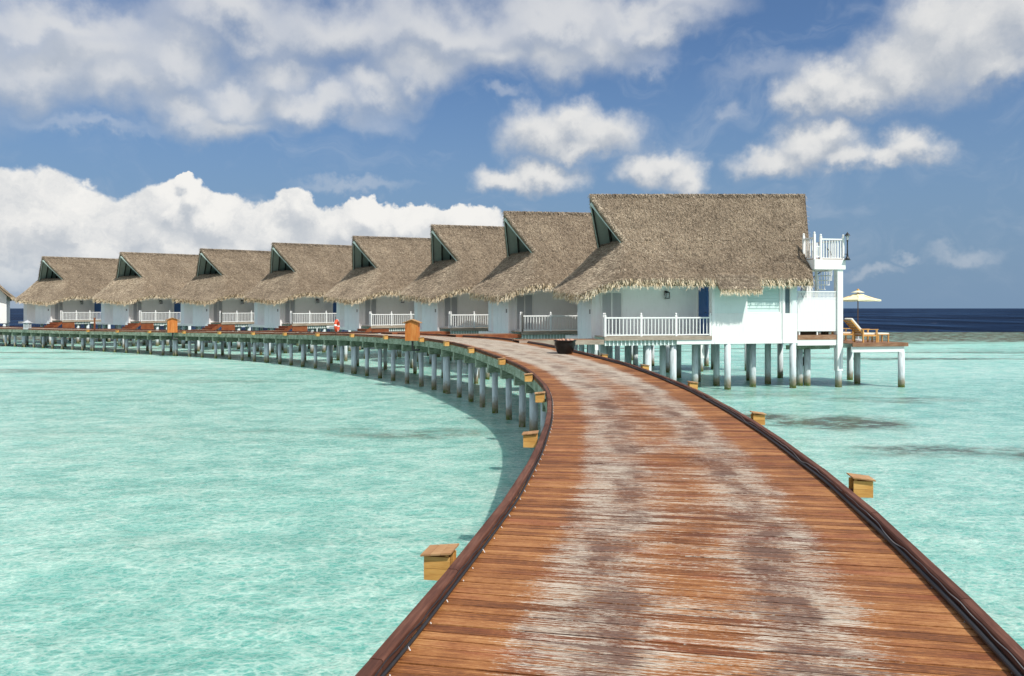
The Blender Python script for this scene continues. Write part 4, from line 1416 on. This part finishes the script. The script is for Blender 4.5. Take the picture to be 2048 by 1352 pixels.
# slim brown post and a lantern post further along
p = bw(s_at_y(66.8, -1.6), -1.62)
tag(MB().box(p.x - .05, p.x + .05, p.y - .05, p.y + .05, p.z - .3, p.z + 1.1).build('marker_post', MAT['red_timber']), 'slim brown post on the far left stretch of the boardwalk', 'post')
p = bw(s_at_y(73.4, -1.6), -1.62)
lt = thing('jetty_lantern', 'grey lantern on the boardwalk edge near the left border of the picture', 'lantern', (p.x, p.y, p.z))
MB().box(-.24, .24, -.24, .24, .0, .14).build('lantern_base', MAT['grey_slat'], lt)
MB().box(-.20, .20, -.20, .20, .14, .60).build('lantern_glass', MAT['lamp_glass'], lt)
for sx in (-.2, .2):
    for sy in (-.2, .2):
        MB().box(sx - .03, sx + .03, sy - .03, sy + .03, .14, .60).build('lantern_bar', MAT['grey_slat'], lt)
MB().add([(-.3, -.3, .60), (.3, -.3, .60), (.3, .3, .60), (-.3, .3, .60), (0, 0, .85)], [(0, 1, 4), (1, 2, 4), (2, 3, 4), (3, 0, 4), (3, 2, 1, 0)]).build('lantern_cap', MAT['grey_slat'], lt)

# ------------------------------------------------------------------ furniture on the nearest bungalow's decks
O, u, n_, rot = ORI[0]


def at_b1(s_, v_, z_):
    q_ = O + u * s_ + n_ * v_
    return (q_.x, q_.y, z_)


def umbrella(loc, rz):
    t_ = thing('parasol', 'cream parasol with wooden pole open above the loungers on the sun deck', 'parasol', loc, rz)
    MB().lathe([(.0, 0), (.24, 0), (.24, .06), (.06, .10), (.05, .22), (.0, .22)], 16).build('base', MAT['grey_slat'], t_)
    MB().tube([(0, 0, .1), (0, 0, 2.42)], .024, 10).build('pole', MAT['pole_timber'], t_, smooth=True)
    Rr, z0, z1 = 1.02, 1.98, 2.36
    ring_ = [(Rr * math.cos(R(45 * i + 10)), Rr * math.sin(R(45 * i + 10))) for i in range(8)]
    for i in range(8):
        a, b = ring_[i], ring_[(i + 1) % 8]
        mid_ = ((a[0] + b[0]) / 2 * .975, (a[1] + b[1]) / 2 * .975)
        rows = []
        for f in (1.0, .72, .45, .17):
            z_ = z1 - (z1 - z0) * f - .05 * math.sin(math.pi * f)
            rows.append([(a[0] * f, a[1] * f, z_), (mid_[0] * f, mid_[1] * f, z_ - .012), (b[0] * f, b[1] * f, z_)])
        vs = [q_ for r_ in rows for q_ in r_]
        fs = []
        for r_ in range(3):
            for c_ in range(2):
                k_ = r_ * 3 + c_
                fs.append((k_, k_ + 1, k_ + 4, k_ + 3))
        m_ = MB().add(vs, fs)
        m_.add([a + (z0,), b + (z0,), (b[0], b[1], z0 - .07), (mid_[0], mid_[1], z0 - .085), (a[0], a[1], z0 - .07)], [(0, 1, 2, 3, 4)])
        m_.build('canopy_panel', MAT['canvas'], t_)
        MB().beam((.03, 0, 0), (.03, 0, 0.001), .001, .001)
        MB().tube([(a[0] * .97, a[1] * .97, z0 - .015), (.0, .0, z1 - .06)], .009, 5).build('rib', MAT['teak'], t_)
    vm = MB()
    for i in range(8):
        a, b = ring_[i], ring_[(i + 1) % 8]
        vm.add([(a[0] * .30, a[1] * .30, 2.33), (b[0] * .30, b[1] * .30, 2.33), (0, 0, 2.45)], [(0, 1, 2)])
    vm.build('vent_cap', MAT['canvas'], t_)
    MB().lathe([(.0, 2.52), (.06, 2.48), (.07, 2.43), (.03, 2.40), (.0, 2.40)], 10).build('finial', MAT['teak'], t_, smooth=True)


umbrella(at_b1(13.42, 1.6, 2.035), rot)


def lounger(loc, rz, label):
    t_ = thing('lounger', label, 'lounger', loc, rz, 'teak loungers on the sun deck')
    for sx, sy, hh_ in ((.08, -.30, .60), (.08, .30, .60), (.80, -.30, .58), (.80, .30, .58)):
        MB().box(sx - .03, sx + .03, sy - .03, sy + .03, 0, hh_).build('leg', MAT['teak'], t_)
    for sy in (-.30, .30):
        MB().box(.0, .88, sy - .04, sy + .04, .58, .61).build('arm', MAT['teak'], t_)
        MB().box(.11, .77, sy - .02, sy + .02, .28, .34).build('side_rail', MAT['teak'], t_)
    for i in range(6):
        MB().box(.10 + i * .12, .19 + i * .12, -.275, .275, .342, .362).build('seat_slat', MAT['teak'], t_)
    for sy in (-.25, .25):
        MB().beam((.16, sy, .34), (-.52, sy, 1.02), .04, .05).build('back_rail', MAT['teak'], t_)
    for i in range(6):
        f = .12 + i * .16
        MB().beam((.16 - .68 * f, -.228, .34 + .68 * f), (.16 - .68 * f, .228, .34 + .68 * f), .08, .02, (.7, 0, .7)).build('back_slat', MAT['teak'], t_)
    MB().hexa([(.06, -.25, .366), (.84, -.25, .366), (.84, .25, .366), (.06, .25, .366), (.12, -.25, .43), (.84, -.25, .43), (.84, .25, .43), (.12, .25, .43)]).build('seat_cushion', MAT['cushion'], t_)
    MB().hexa([(.16, -.25, .40), (.22, -.25, .44), (.22, .25, .44), (.16, .25, .40), (-.50, -.25, 1.08), (-.44, -.25, 1.12), (-.44, .25, 1.12), (-.50, .25, 1.08)]).build('back_cushion', MAT['cushion'], t_)
    return t_


lounger(at_b1(12.35, .15, 2.036), rot + R(2), 'front teak lounger with cream cushion and raised back on the sun deck')
lounger(at_b1(12.30, 1.85, 2.036), rot - R(3), 'rear teak lounger partly hidden behind the front one on the sun deck')
fs_ = thing('footstool', 'teak footstool with cream cushion at the foot of the front lounger', 'footstool', at_b1(13.55, .15, 2.036), rot)
for sx in (-.26, .26):
    for sy in (-.22, .22):
        MB().box(sx - .025, sx + .025, sy - .025, sy + .025, 0, .34).build('leg', MAT['teak'], fs_)
MB().box(-.30, .30, -.26, .26, .341, .375).build('frame', MAT['teak'], fs_)
MB().box(-.28, .28, -.24, .24, .376, .43).build('cushion', MAT['cushion'], fs_)
sb = thing('daybed', 'dark wicker daybed with red cushions behind the white screen of the terrace', 'daybed', at_b1(10.2, 1.0, FL), rot)
MB().box(-.75, .5, -.35, .35, .0, .28).build('frame', MAT['wicker'], sb)
for i in range(3):
    bevelled_box(-.70 + i * .34, -.40 + i * .34, -.33, .33, .281, .42, .04).build('cushion', MAT['red_fabric'], sb)
pl = tag(MB().lathe([(.0, 0), (.16, 0), (.2, .25), (.18, .3), (.0, .29)], 16).build('planter', MAT['wicker'], smooth=True), 'round brown planter under the screen of the roofed terrace', 'planter')
pl.location = at_b1(10.98, .6, FL)
